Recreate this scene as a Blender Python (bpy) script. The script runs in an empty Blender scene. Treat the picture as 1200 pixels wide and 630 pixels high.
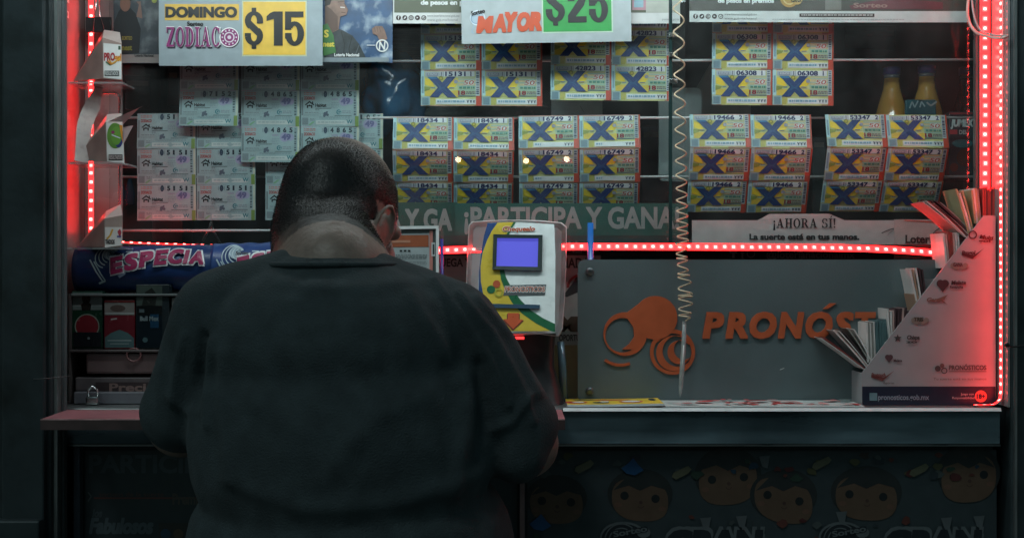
import bpy, bmesh, math, random
from mathutils import Vector, Matrix, Euler, noise
random.seed(7)
SC = bpy.context.scene
COL = SC.collection
F = 1667.0            # focal length in pixels of the 1200 px wide photograph
CZ = 1.33             # camera height
WLOC = {}             # world location of every created object

def P(px, py, Y):
    return Vector(((px - 600.0) * Y / F, Y, CZ - (py - 315.0) * Y / F))

def lin(h):
    h = h.lstrip('#')
    out = []
    for i in (0, 2, 4):
        c = int(h[i:i + 2], 16) / 255.0
        out.append(c / 12.92 if c <= 0.04045 else ((c + 0.055) / 1.055) ** 2.4)
    return out

# ------------------------------------------------------------------ materials
MATS = {}
def mat(name, col, rough=0.5, metal=0.0, var=0.12, scale=30.0, bump=0.0, bscale=120.0, spec=0.5, emit=None, estr=0.0,
        stain=None, stscale=6.0, stamt=0.0, coat=0.0, stretch=None):
    if name in MATS:
        return MATS[name]
    if isinstance(col, str):
        col = lin(col)
    m = bpy.data.materials.new(name)
    m.use_nodes = True
    nt = m.node_tree
    b = nt.nodes['Principled BSDF']
    b.inputs['Roughness'].default_value = rough
    b.inputs['Metallic'].default_value = metal
    b.inputs['Specular IOR Level'].default_value = spec
    if coat:
        b.inputs['Coat Weight'].default_value = coat
        b.inputs['Coat Roughness'].default_value = 0.12
    tc = nt.nodes.new('ShaderNodeTexCoord')
    src = tc.outputs['Object']
    if stretch:
        mp = nt.nodes.new('ShaderNodeMapping')
        mp.inputs['Scale'].default_value = stretch
        nt.links.new(src, mp.inputs['Vector'])
        src = mp.outputs['Vector']
    n = nt.nodes.new('ShaderNodeTexNoise')
    n.inputs['Scale'].default_value = scale
    n.inputs['Detail'].default_value = 6.0
    nt.links.new(src, n.inputs['Vector'])
    r = nt.nodes.new('ShaderNodeValToRGB')
    r.color_ramp.elements[0].position = 0.3
    r.color_ramp.elements[1].position = 0.7
    lo = [max(0, c * (1 - var)) for c in col]
    hi = [min(1, c * (1 + var * 0.6)) for c in col]
    r.color_ramp.elements[0].color = lo + [1]
    r.color_ramp.elements[1].color = hi + [1]
    nt.links.new(n.outputs['Fac'], r.inputs['Fac'])
    out = r.outputs['Color']
    if stamt > 0:
        n2 = nt.nodes.new('ShaderNodeTexNoise')
        n2.inputs['Scale'].default_value = stscale
        n2.inputs['Detail'].default_value = 8.0
        nt.links.new(tc.outputs['Object'], n2.inputs['Vector'])
        mr = nt.nodes.new('ShaderNodeMapRange')
        mr.inputs['From Min'].default_value = 0.5
        mr.inputs['From Max'].default_value = 0.75
        mr.inputs['To Max'].default_value = stamt
        nt.links.new(n2.outputs['Fac'], mr.inputs['Value'])
        mx = nt.nodes.new('ShaderNodeMix')
        mx.data_type = 'RGBA'
        nt.links.new(mr.outputs['Result'], mx.inputs['Factor'])
        nt.links.new(out, mx.inputs[6])
        mx.inputs[7].default_value = (lin(stain) if isinstance(stain, str) else list(stain)) + [1]
        out = mx.outputs[2]
    nt.links.new(out, b.inputs['Base Color'])
    # uneven gloss
    rr = nt.nodes.new('ShaderNodeMapRange')
    rr.inputs['To Min'].default_value = max(0.02, rough - 0.1)
    rr.inputs['To Max'].default_value = min(1.0, rough + 0.1)
    nt.links.new(n.outputs['Fac'], rr.inputs['Value'])
    nt.links.new(rr.outputs['Result'], b.inputs['Roughness'])
    if bump > 0:
        n3 = nt.nodes.new('ShaderNodeTexNoise')
        n3.inputs['Scale'].default_value = bscale
        n3.inputs['Detail'].default_value = 5.0
        nt.links.new(src, n3.inputs['Vector'])
        bp = nt.nodes.new('ShaderNodeBump')
        bp.inputs['Strength'].default_value = bump
        bp.inputs['Distance'].default_value = 0.01
        nt.links.new(n3.outputs['Fac'], bp.inputs['Height'])
        nt.links.new(bp.outputs['Normal'], b.inputs['Normal'])
    if emit is not None:
        b.inputs['Emission Color'].default_value = list(emit) + [1]
        b.inputs['Emission Strength'].default_value = estr
    MATS[name] = m
    return m

def ink(h, rough=0.45):
    """printed paper of one ink colour"""
    return mat('print_' + h.lstrip('#') + ('' if rough == 0.45 else '_g'), h, rough=rough, var=0.1, scale=45, bump=0.04, bscale=25)

def glass_mat(name, tint=(1, 1, 1), refl=1.0, rough=0.0, opacity=0.0):
    if name in MATS:
        return MATS[name]
    m = bpy.data.materials.new(name)
    m.use_nodes = True
    nt = m.node_tree
    nt.nodes.clear()
    o = nt.nodes.new('ShaderNodeOutputMaterial')
    t = nt.nodes.new('ShaderNodeBsdfTransparent')
    t.inputs['Color'].default_value = list(tint) + [1]
    g = nt.nodes.new('ShaderNodeBsdfGlossy')
    g.inputs['Roughness'].default_value = rough
    fr = nt.nodes.new('ShaderNodeFresnel')
    ge = nt.nodes.new('ShaderNodeNewGeometry')
    io = nt.nodes.new('ShaderNodeMapRange')       # same reflectance on both faces of the pane
    io.inputs['To Min'].default_value = 1.45
    io.inputs['To Max'].default_value = 1 / 1.45
    nt.links.new(ge.outputs['Backfacing'], io.inputs['Value'])
    nt.links.new(io.outputs['Result'], fr.inputs['IOR'])
    mu = nt.nodes.new('ShaderNodeMath')
    mu.operation = 'MULTIPLY'
    mu.inputs[1].default_value = refl
    nt.links.new(fr.outputs[0], mu.inputs[0])
    mx = nt.nodes.new('ShaderNodeMixShader')
    nt.links.new(mu.outputs[0], mx.inputs['Fac'])
    nt.links.new(t.outputs[0], mx.inputs[1])
    nt.links.new(g.outputs[0], mx.inputs[2])
    last = mx.outputs[0]
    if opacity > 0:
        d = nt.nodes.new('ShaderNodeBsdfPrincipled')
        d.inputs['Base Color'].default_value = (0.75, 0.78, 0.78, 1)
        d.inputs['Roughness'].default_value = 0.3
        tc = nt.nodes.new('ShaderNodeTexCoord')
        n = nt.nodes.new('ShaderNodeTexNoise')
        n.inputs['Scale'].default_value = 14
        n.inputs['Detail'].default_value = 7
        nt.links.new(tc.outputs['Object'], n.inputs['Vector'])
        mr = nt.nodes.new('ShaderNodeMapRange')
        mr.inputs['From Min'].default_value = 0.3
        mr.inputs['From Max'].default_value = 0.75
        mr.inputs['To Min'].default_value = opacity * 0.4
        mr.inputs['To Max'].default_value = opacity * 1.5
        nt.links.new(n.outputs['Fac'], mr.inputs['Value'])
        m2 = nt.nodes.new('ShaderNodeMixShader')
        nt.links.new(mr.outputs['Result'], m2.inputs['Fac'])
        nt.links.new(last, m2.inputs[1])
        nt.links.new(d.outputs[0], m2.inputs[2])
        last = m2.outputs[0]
    nt.links.new(last, o.inputs['Surface'])
    MATS[name] = m
    return m

def emis(name, col, s):
    return mat(name, [c * 0.5 for c in col], rough=0.4, emit=col, estr=s, var=0.02)

# ------------------------------------------------------------------ text
_tc = bpy.data.curves.new('lettering', 'FONT')
_to = bpy.data.objects.new('lettering', _tc)
COL.objects.link(_to)
_cache = {}
CAP = 0.682
def text_geo(s, bold=0.0, shear=0.0):
    k = (s, round(bold, 4), round(shear, 3))
    if k in _cache:
        return _cache[k]
    _tc.body = s
    _tc.offset = bold
    _tc.shear = shear
    _tc.resolution_u = 3
    dg = bpy.context.evaluated_depsgraph_get()
    dg.update()
    ev = _to.evaluated_get(dg)
    me = ev.to_mesh()
    v = [(p.co.x / CAP, p.co.y / CAP) for p in me.vertices]
    f = [tuple(p.vertices) for p in me.polygons]
    ev.to_mesh_clear()
    if not v:
        v, f = [(0, 0), (0.01, 0), (0, 0.01)], []
    x0 = min(p[0] for p in v)
    v = [(p[0] - x0, p[1]) for p in v]
    w = max(p[0] for p in v)
    _cache[k] = (v, f, w)
    return _cache[k]

# serif capitals: unit cap height, list of polygons
def _slab(x, y, w, h):
    return [(x, y), (x + w, y), (x + w, y + h), (x, y + h)]
def _ell(cx, cy, rx, ry, tx, ty, a0=0, a1=360, n=28):
    q = []
    for i in range(n):
        a, b = math.radians(a0 + (a1 - a0) * i / n), math.radians(a0 + (a1 - a0) * (i + 1) / n)
        q.append([(cx + rx * math.cos(a), cy + ry * math.sin(a)), (cx + rx * math.cos(b), cy + ry * math.sin(b)),
                  (cx + (rx - tx) * math.cos(b), cy + (ry - ty) * math.sin(b)), (cx + (rx - tx) * math.cos(a), cy + (ry - ty) * math.sin(a))])
    return q
def serif_glyph(c):
    if c in 'IÍ':
        g = [_slab(.12, 0, .22, 1), _slab(0, 0, .46, .09), _slab(0, .91, .46, .09)]
        if c == 'Í':
            g.append([(.2, 1.06), (.3, 1.06), (.46, 1.28), (.3, 1.28)])
        return g, .46
    if c == 'H':
        return [_slab(.1, 0, .2, 1), _slab(.6, 0, .2, 1), _slab(.3, .45, .3, .09), _slab(0, 0, .4, .08), _slab(0, .92, .4, .08),
                _slab(.5, 0, .4, .08), _slab(.5, .92, .4, .08)], .9
    if c == 'A':
        return [[(.1, 0), (.19, 0), (.46, .9), (.4, 1)], [(.38, 1), (.52, 1), (.84, 0), (.6, 0)], _slab(.25, .28, .35, .08),
                _slab(0, 0, .3, .08), _slab(.52, 0, .42, .08)], .94
    if c == 'O':
        return _ell(.42, .5, .42, .51, .2, .09), .84
    if c == 'C':
        return _ell(.42, .5, .42, .51, .2, .09, 40, 320) + [_slab(.66, .66, .1, .3), _slab(.68, .1, .07, .14)], .8
    if c == 'D':
        return _ell(.3, .5, .52, .5, .22, .09, -90, 90) + [_slab(.1, 0, .21, 1), _slab(0, 0, .3, .09), _slab(0, .91, .3, .09)], .83
    if c == 'R':
        return [_slab(.1, 0, .2, 1), _slab(0, 0, .42, .08), _slab(0, .92, .3, .08), [(.38, .46), (.58, .46), (.92, 0), (.66, 0)]] + \
            _ell(.34, .72, .4, .28, .2, .08, -95, 95, 14) + [_slab(.28, .44, .1, .08), _slab(.28, .92, .1, .08)], .9
    if c == 'S':
        return _ell(.36, .73, .33, .28, .17, .09, 20, 255, 16) + _ell(.36, .27, .36, .28, .18, .09, -160, 85, 16) + \
            [_slab(.58, .68, .09, .3), _slab(.02, .02, .09, .3)], .74
    if c == 'Z':
        return [_slab(.02, 0, .74, .1), _slab(.02, .9, .74, .1), [(.02, .1), (.3, .1), (.76, .9), (.5, .9)], _slab(.02, .7, .09, .25),
                _slab(.68, .05, .09, .25)], .78
    if c == '!':
        return [[(.1, .28), (.2, .28), (.28, 1), (.02, 1)], _slab(.06, 0, .18, .17)], .3
    if c == '¡':
        return [[(.1, .5), (.2, .5), (.28, -.25), (.02, -.25)], _slab(.06, .6, .18, .17)], .3
    return [], .35
def block_glyph(c):
    if c == '1':
        return [_slab(.22, 0, .27, 1), [(0, .72), (.22, .78), (.22, 1), (0, .86)], [(.0, .86), (.22, 1), (.10, .95)]], .49
    if c == '5':
        return [_slab(.0, .83, .56, .17), _slab(0, .46, .19, .37), _slab(0, .2, .2, .17)] + _ell(.29, .35, .29, .36, .2, .13, -180, 140, 26), .58
    if c == '2':
        return [_slab(0, 0, .57, .17), _slab(0, .6, .2, .13), [(.57, .7), (.37, .7), (0, .2), (0, .17), (.24, .17), (.5, .48)]] + _ell(.285, .71, .285, .3, .2, .14, -5, 180, 18), .58
    if c == '$':
        return _ell(.28, .72, .28, .28, .19, .12, 5, 235, 18) + _ell(.28, .28, .28, .28, .19, .12, -175, 55, 18) + \
            [_slab(.21, .99, .14, .11), _slab(.21, -.1, .14, .11), [(.03, .6), (.19, .72), (.53, .4), (.37, .28)], _slab(.37, .64, .19, .1), _slab(0, .26, .19, .1)], .56
    return [], .3
def block_geo(s):
    return serif_geo(s, block_glyph, .07)
def serif_geo(s, fn=None, gap=.1):
    fn = fn or serif_glyph
    v, f, x = [], [], 0.0
    for c in s:
        polys, w = fn(c)
        for p in polys:
            f.append(tuple(range(len(v), len(v) + len(p))))
            v += [(a + x, b) for a, b in p]
        x += w + gap
    return v, f, x - gap

# ------------------------------------------------------------------ mesh builder
class MB:
    def __init__(self, warp=None):
        self.v, self.f, self.mi, self.mats, self.smooth = [], [], [], [], []
        self.warp = warp
    def slot(self, m):
        if m not in self.mats:
            self.mats.append(m)
        return self.mats.index(m)
    def raw(self, verts, faces, m, smooth=False):
        o = len(self.v)
        self.v += [Vector(p) for p in verts]
        s = self.slot(m)
        for f in faces:
            self.f.append(tuple(i + o for i in f))
            self.mi.append(s)
            self.smooth.append(smooth)
    def box(self, a, b, m, bev=0.0):
        (x0, y0, z0), (x1, y1, z1) = [min(p, q) for p, q in zip(a, b)], [max(p, q) for p, q in zip(a, b)]
        if bev <= 0:
            vs = [(x0, y0, z0), (x1, y0, z0), (x1, y1, z0), (x0, y1, z0), (x0, y0, z1), (x1, y0, z1), (x1, y1, z1), (x0, y1, z1)]
            self.raw(vs, [(0, 1, 5, 4), (1, 2, 6, 5), (2, 3, 7, 6), (3, 0, 4, 7), (4, 5, 6, 7), (3, 2, 1, 0)], m)
            return
        bm = bmesh.new()
        bmesh.ops.create_cube(bm, size=1)
        for v in bm.verts:
            v.co = Vector(((x0 + x1) / 2 + v.co.x * (x1 - x0), (y0 + y1) / 2 + v.co.y * (y1 - y0), (z0 + z1) / 2 + v.co.z * (z1 - z0)))
        bmesh.ops.bevel(bm, geom=bm.edges[:], offset=bev, segments=2, affect='EDGES', profile=0.5)
        self.bm(bm, m)
        bm.free()
    def bm(self, bm, m, smooth=False):
        bm.verts.index_update()
        self.raw([v.co.copy() for v in bm.verts], [tuple(v.index for v in f.verts) for f in bm.faces], m, smooth)
    def tube(self, pts, r, m, n=8, caps=True, closed=False):
        pts = [Vector(p) for p in pts]
        rs = r if isinstance(r, (list, tuple)) else [r] * len(pts)
        vs, fs = [], []
        prev = None
        N = len(pts)
        for i, p in enumerate(pts):
            if closed:
                t = pts[(i + 1) % N] - pts[i - 1]
            else:
                t = pts[min(i + 1, N - 1)] - pts[max(i - 1, 0)]
            t.normalize()
            if prev is None:
                a = Vector((0, 0, 1)) if abs(t.z) < .9 else Vector((0, 1, 0))
                u = t.cross(a).normalized()
            else:
                u = (prev - t * prev.dot(t)).normalized()
            prev = u
            w = t.cross(u)
            for k in range(n):
                an = 2 * math.pi * k / n
                vs.append(p + (u * math.cos(an) + w * math.sin(an)) * rs[i])
        for i in range(N if closed else N - 1):
            for k in range(n):
                a, b = i * n + k, i * n + (k + 1) % n
                j = ((i + 1) % N) * n
                fs.append((a, b, j + (k + 1) % n, j + k))
        if caps and not closed:
            fs.append(tuple(range(n))[::-1])
            fs.append(tuple((N - 1) * n + k for k in range(n)))
        self.raw(vs, fs, m, True)
    def lathe(self, prof, c, m, n=24, axis='z'):
        vs, fs = [], []
        for r, h in prof:
            for k in range(n):
                a = 2 * math.pi * k / n
                if axis == 'z':
                    vs.append(Vector(c) + Vector((r * math.cos(a), r * math.sin(a), h)))
                elif axis == 'x':
                    vs.append(Vector(c) + Vector((h, r * math.cos(a), r * math.sin(a))))
                else:
                    vs.append(Vector(c) + Vector((r * math.cos(a), h, r * math.sin(a))))
        for i in range(len(prof) - 1):
            for k in range(n):
                fs.append((i * n + k, i * n + (k + 1) % n, (i + 1) * n + (k + 1) % n, (i + 1) * n + k))
        fs.append(tuple(range(n))[::-1])
        fs.append(tuple((len(prof) - 1) * n + k for k in range(n)))
        self.raw(vs, fs, m, True)
    def prism(self, poly, Y0, Y1, m, mside=None):
        """outline in x,z (world) extruded along y"""
        n = len(poly)
        vs = [(x, Y0, z) for x, z in poly] + [(x, Y1, z) for x, z in poly]
        self.raw(vs, [tuple(range(n)), tuple(range(2 * n - 1, n - 1, -1))], m)
        self.raw(vs, [(i, (i + 1) % n, n + (i + 1) % n, n + i) for i in range(n)], mside or m)
    def build(self, name, parent=None, loc=None):
        v = self.v
        if self.warp:
            v = [self.warp(p) for p in v]
        if loc is None:
            xs = [p.x for p in v]; ys = [p.y for p in v]; zs = [p.z for p in v]
            loc = Vector(((min(xs) + max(xs)) / 2, (min(ys) + max(ys)) / 2, min(zs)))
        loc = Vector(loc)
        me = bpy.data.meshes.new(name)
        me.from_pydata([p - loc for p in v], [], self.f)
        for m in self.mats:
            me.materials.append(m)
        me.polygons.foreach_set('material_index', self.mi)
        me.polygons.foreach_set('use_smooth', self.smooth)
        me.validate()
        me.update()
        o = bpy.data.objects.new(name, me)
        COL.objects.link(o)
        place(o, loc, parent)
        return o

def place(o, loc, parent):
    WLOC[o.name] = Vector(loc)
    if parent:
        o.parent = parent
        o.location = Vector(loc) - WLOC[parent.name]
    else:
        o.location = loc

def tag(o, label, cat, group=None, kind=None):
    o['label'] = label
    o['category'] = cat
    if group:
        o['group'] = group
    if kind:
        o['kind'] = kind
    return o

def empty(name, loc, label, cat, group=None):
    o = bpy.data.objects.new(name, None)
    o.empty_display_size = 0.05
    COL.objects.link(o)
    place(o, loc, None)
    return tag(o, label, cat, group)

def structure(o):
    o['kind'] = 'structure'
    return o

# flat printed things: a sheet drawn in photo pixels at its own depth Y
class Sheet(MB):
    def __init__(self, Y, step=0.0005, warp=None, to=None):
        super().__init__(warp)
        self.Y, self.step, self.to = Y, step, to
    def p(self, x, y, L):
        if self.to:
            return self.to(x, y, L)
        q = P(x, y, self.Y)
        q.y -= L * self.step
        return q
    def rect(self, x0, y0, x1, y1, m, L=0, n=1):
        if n == 1:
            return self.raw([self.p(x0, y0, L), self.p(x0, y1, L), self.p(x1, y1, L), self.p(x1, y0, L)], [(0, 1, 2, 3)], m)
        vs, fs = [], []
        nx = max(1, int(abs(x1 - x0) / n)); ny = max(1, int(abs(y1 - y0) / n))
        for j in range(ny + 1):
            for i in range(nx + 1):
                vs.append(self.p(x0 + (x1 - x0) * i / nx, y0 + (y1 - y0) * j / ny, L))
        for j in range(ny):
            for i in range(nx):
                a = j * (nx + 1) + i
                fs.append((a, a + nx + 1, a + nx + 2, a + 1))
        self.raw(vs, fs, m, True)
    def slab(self, x0, y0, x1, y1, m, t=1, n=1):
        """paper with a back face and edges, 't' layers thick behind layer 0"""
        self.rect(x0, y0, x1, y1, m, 0, n)
        self.rect(x1, y0, x0, y1, m, -t, n)
        e = [(x0, y0), (x1, y0), (x1, y1), (x0, y1)]
        if n == 1:
            for i in range(4):
                a, b = e[i], e[(i + 1) % 4]
                self.raw([self.p(a[0], a[1], 0), self.p(b[0], b[1], 0), self.p(b[0], b[1], -t), self.p(a[0], a[1], -t)], [(0, 1, 2, 3)], m)
    def poly(self, pts, m, L=1):
        self.raw([self.p(x, y, L) for x, y in pts], [tuple(range(len(pts)))], m)
    def disc(self, cx, cy, r, m, L=1, n=24, ry=None):
        ry = ry or r
        self.poly([(cx + r * math.cos(-2 * math.pi * i / n), cy + ry * math.sin(-2 * math.pi * i / n)) for i in range(n)], m, L)
    def ring(self, cx, cy, r, w, m, L=1, n=28, a0=0, a1=360):
        for i in range(n):
            a, b = math.radians(a0 + (a1 - a0) * i / n), math.radians(a0 + (a1 - a0) * (i + 1) / n)
            self.poly([(cx + q * math.cos(t), cy + q * math.sin(t)) for q, t in ((r, a), (r, b), (r - w, b), (r - w, a))], m, L)
    def line(self, pts, w, m, L=1):
        for (ax, ay), (bx, by) in zip(pts[:-1], pts[1:]):
            d = math.hypot(bx - ax, by - ay) or 1
            nx, ny = -(by - ay) / d * w / 2, (bx - ax) / d * w / 2
            self.poly([(ax + nx, ay + ny), (ax - nx, ay - ny), (bx - nx, by - ny), (bx + nx, by + ny)], m, L)
    def text(self, s, x, y, h, m, L=2, width=None, bold=0.0, shear=0.0, rot=0.0, serif=False, arch=None, block=False):
        """x,y = left end of the baseline; h = cap height in px"""
        extra = max(0.0, bold - .02)
        own = serif or block
        v, f, w = (serif_geo(s) if serif else block_geo(s)) if own else text_geo(s, min(bold, .02), shear)
        w += 2 * extra / CAP
        sx = h if width is None else width / w
        ca, sa = math.cos(math.radians(rot)), math.sin(math.radians(rot))
        lay = [0.0] * len(v)
        if own:
            for k, fc in enumerate(f):
                for q in fc: lay[q] = k * .02
        e_ = extra / CAP
        for k, (ex, ey) in enumerate(((0, 0),) if e_ <= 0 else ((0, 0), (e_, e_ * .8), (-e_, e_ * .8), (e_, -e_ * .8), (-e_, -e_ * .8))):
            out = []
            for (a, b), la in zip(v, lay):
                u, tt = (a + ex + e_) * sx, (b + ey) * h
                if own and shear:
                    u += b * h * shear
                out.append(self.p(x + u * ca + tt * sa, y + u * sa - tt * ca, L + la + k * .08))
            self.raw(out, f, m)
    def greek(self, x0, y0, x1, y1, m, L=1, rows=1, fill=0.55, seed=0):
        """lines of fine print too small to read"""
        rnd = random.Random(seed)
        rh = (y1 - y0) / rows
        for r in range(rows):
            x = x0
            while x < x1 - 0.6:
                w = min(rnd.uniform(1.2, 4.5), x1 - x)
                self.rect(x, y0 + r * rh, x + w, y0 + r * rh + rh * fill, m, L)
                x += w + rnd.uniform(0.5, 1.0)

# ------------------------------------------------------------------ common materials
WHITE = ink('#dfe3e2'); BLACK = ink('#15191c'); NAVY = ink('#1c2f5c')
STEEL_DARK = mat('dark_painted_steel', (0.032, 0.045, 0.05), rough=0.42, metal=0.2, var=0.3, scale=9, bump=0.06, bscale=60, stain='#161a18', stscale=14, stamt=0.8)
STEEL = mat('brushed_steel', (0.33, 0.36, 0.36), rough=0.3, metal=1.0, var=0.2, scale=14, stretch=(1, 1, 30))
CHROME = mat('chrome_rod', (0.7, 0.74, 0.74), rough=0.18, metal=1.0, var=0.08)
ALU = mat('worn_aluminium', (0.45, 0.47, 0.47), rough=0.33, metal=0.9, var=0.2, scale=20, stretch=(6, 6, 1))
DARKWALL = mat('kiosk_inner_lining', (0.075, 0.09, 0.095), rough=0.6, var=0.35, scale=7)
LAMINATE = mat('grey_laminate', (0.38, 0.37, 0.36), rough=0.28, var=0.2, scale=10, stain='#2a2625', stscale=9, stamt=0.5)
BLACKPL = mat('black_plastic', (0.018, 0.02, 0.022), rough=0.35, var=0.2)
LED_R = emis('red_led_tape', (1.0, 0.007, 0.0075), 12.0)
LED_G = emis('red_led_halo', (1.0, 0.012, 0.012), 22.0)
LED_B = emis('added_red_backlight', (1.0, 0.006, 0.0065), 0.9)
LED_D = emis('red_led_chip', (1.0, 0.06, 0.052), 36.0)
PCB = mat('led_tape_backing', (0.5, 0.42, 0.4), rough=0.4)
GLASS = glass_mat('window_glass', (0.96, 0.985, 0.985), 1.0, 0.0, 0.014)  # faint diffuse film added to the pane to lift the blacks behind it
CLEAR = glass_mat('clear_acrylic', (0.9, 0.92, 0.92), 1.6, 0.05, 0.12)

# ------------------------------------------------------------------ setting
pave = mat('pavement_concrete', (0.12, 0.12, 0.115), rough=0.85, var=0.25, scale=3, bump=0.25, bscale=40, stain='#1d1c1a', stscale=1.5, stamt=0.6)
g = MB()
g.raw([(-250, -250, 0), (250, -250, 0), (250, 250, 0), (-250, 250, 0)], [(0, 1, 2, 3)], pave)
structure(g.build('pavement', loc=(0, 0, 0)))

XL, XR = -0.733, 0.822        # inner faces of the two front posts
CT = 1.10                     # counter height
nw = mat('neighbour_wall_render', (0.05, 0.055, 0.055), rough=0.8, var=0.4, scale=4, bump=0.3, bscale=30)
w = MB(); w.box((-4.5, 2.95, 0), (-0.99, 3.2, 2.9), nw)
w.box((-4.5, 2.93, 0), (-0.99, 2.948, 0.35), STEEL_DARK)
tag(w.build('neighbouring_wall'), 'dark rendered wall in shadow at the left of the kiosk', 'wall')
w = MB(); w.box((1.12, 2.95, 0), (4.6, 3.2, 2.9), nw)
tag(w.build('neighbouring_wall'), 'dark rendered wall in shadow at the right of the kiosk', 'wall')
ub = mat('utility_box_paint', (0.10, 0.115, 0.10), rough=0.6, var=0.3, scale=12)
w = MB(); w.box((-1.16, 2.70, 0.0), (-0.935, 2.93, 0.985), ub, 0.006)
w.box((-1.15, 2.694, 0.1), (-0.95, 2.699, 0.94), ub)
tag(w.build('utility_cabinet'), 'low greenish utility cabinet standing beside the left kiosk post', 'cabinet')

# ------------------------------------------------------------------ kiosk
kiosk = empty('lottery_kiosk', (0, 2.8, 0), 'dark steel lottery kiosk with a glazed front, counter and glowing red edges', 'kiosk')
def kp(name, mb):
    return mb.build(name, kiosk)
m = MB()      # left post: a stepped box section
m.box((-0.862, 2.30, 0.0), (-0.745, 2.345, 2.2), STEEL_DARK, 0.004)
m.box((-0.82, 2.285, 0.0), (-0.752, 2.2995, 2.2), STEEL_DARK, 0.003)
m.box((-0.7445, 2.31, 0.0), (-0.7385, 2.345, 2.2), ALU)
m.box((-0.738, 2.33, 0.0), (-0.7335, 2.345, 2.2), DARKWALL)
kp('post', m)
m = MB(); m.box((-0.83, 2.262, 0.0), (-0.752, 2.2845, 0.93), STEEL_DARK, 0.003); m.box((-0.8, 2.25, 0.0), (-0.752, 2.2615, 0.86), mat('post_cover', (0.075, 0.085, 0.08), rough=0.5, var=0.3), 0.002)
kp('post_cover', m)
m = MB()
m.box((XR + .002, 2.35, 0.0), (1.10, 2.46, 2.2), STEEL_DARK, 0.004)
m.box((XR + .006, 2.342, 0.0), (XR + .010, 2.3495, 2.2), ALU)
kp('post', m)
gl = mat('glossy_reveal_panel', (0.26, 0.24, 0.24), rough=0.22, var=0.15, scale=12, spec=0.9)
m = MB(); m.box((XR - .002, 2.352, CT + .002), (XR + .0015, 2.46, 2.2), gl)
kp('reveal_panel', m)
m = MB(); m.box((0.795, 2.438, CT + .002), (XR - .0025, 2.452, 2.2), mat('window_stop_paint', (0.09, 0.085, 0.085), rough=.3, var=.3))
kp('window_stop', m)
m = MB()
m.box((-0.862, 2.3455, 0.0), (-0.84, 3.4, 2.2), DARKWALL); kp('side_wall', m); m = MB()
m.box((1.08, 2.46, 0.0), (1.10, 3.4, 2.2), DARKWALL)
kp('side_wall', m)
m = MB(); m.box((-0.862, 3.4, 0.0), (1.10, 3.42, 2.2), DARKWALL); kp('back_wall', m)
canopy = mat('canopy_sheet', (0.25, 0.26, 0.26), rough=0.5, var=0.2, scale=5)
m = MB(); m.box((-1.0, 1.82, 2.202), (1.2, 3.5, 2.25), canopy); m.box((-1.0, 1.80, 2.13), (1.2, 1.819, 2.25), STEEL_DARK)  # unseen; overhang carried forward to keep the sun lamp off the window
kp('canopy', m)
m = MB(); m.box((-0.735, 2.47, 1.86), (0.80, 2.50, 2.2), STEEL_DARK); kp('fascia', m)
ctop = mat('counter_steel', (0.42, 0.44, 0.44), rough=0.34, metal=0.85, var=0.25, scale=16, stain='#333333', stscale=12, stamt=0.35)
m = MB(); m.box((-.775, 2.351, CT - .005), (XR - .014, 3.395, CT), ctop, 0.0015)
xl_ = .0845
m.raw([(xl_, 2.3474, CT - .0045), (XR - .014, 2.3474, CT - .0045), (XR - .014, 2.3508, CT + .0008), (xl_, 2.3508, CT + .0008), (xl_, 2.3505, CT - .0045), (XR - .014, 2.3505, CT - .0045)], [(0, 1, 2, 3), (0, 4, 5, 1), (0, 3, 4), (1, 5, 2)], mat('white_counter_lip', (0.75, 0.78, 0.78), rough=.3, var=.15, scale=40))
kp('countertop', m)
apron = mat('apron_steel', (0.13, 0.19, 0.22), rough=0.3, metal=0.45, var=0.35, scale=6, stain='#162026', stscale=4, stamt=0.6, stretch=(1, 1, 5))
za = P(0, 519, 2.36).z
m = MB(); m.box((XL - .004, 2.356, za), (XR - .014, 2.375, CT - .0065), apron)
m.box((XL - .004, 2.352, za - .004), (XR - .014, 2.3555, za - .001), STEEL)
kp('apron', m)
m = MB(); m.box((XL - .004, 2.39, 0.05), (XR - .014, 2.41, za - .005), STEEL_DARK); m.box((XL - .004, 2.41, 0.0), (XR - .014, 3.39, 0.05), STEEL_DARK)
kp('front_panel', m)
xm = P(612, 0, 2.38).x
m = MB(); m.box((xm - .004, 2.372, 0.05), (xm + .004, 2.3895, za - .006), mat('edge_trim', (0.22, 0.15, 0.15), rough=0.4, metal=0.3)); kp('front_trim', m)
m = MB(); xq = P(94, 0, 2.38).x; m.box((xq - .008, 2.37, 0.05), (xq + .002, 2.3895, za - .006), mat('conduit_grey', (0.09, 0.11, 0.14), rough=0.45, metal=0.3)); kp('front_trim', m)
# ledge the customer leans on
led = mat('ledge_laminate', (0.42, 0.15, 0.17), rough=0.45, var=0.2, scale=16, stain='#251616', stscale=15, stamt=0.35)
lx0, lx1 = P(48, 493, 2.2).x, 0.082
m = MB()
m.raw([(lx0, 2.2, CT - .018), (lx1, 2.2, CT - .018), (lx1 + .0, 2.347, CT - .018), (XL - .002, 2.347, CT - .018),
       (lx0, 2.2, CT - .002), (lx1, 2.2, CT - .002), (lx1 + .0, 2.347, CT - .002), (XL - .002, 2.347, CT - .002)],
      [(1, 2, 6, 5), (2, 3, 7, 6), (3, 0, 4, 7), (4, 5, 6, 7), (3, 2, 1, 0)], led)
m.box((lx0, 2.197, CT - .0183), (lx1, 2.1998, CT - .0035), mat('ledge_edge_band', (0.085, 0.05, 0.05), rough=.5, var=.3, scale=25, stain='#151010', stscale=18, stamt=.6))
m.box((lx0, 2.1968, CT - .0033), (lx1, 2.1999, CT - .0016), mat('ledge_pale_corner', (0.5, 0.3, 0.3), rough=.5, var=.4, scale=60))  # paler line along the ledge's upper front corner
kp('ledge', m)
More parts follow.
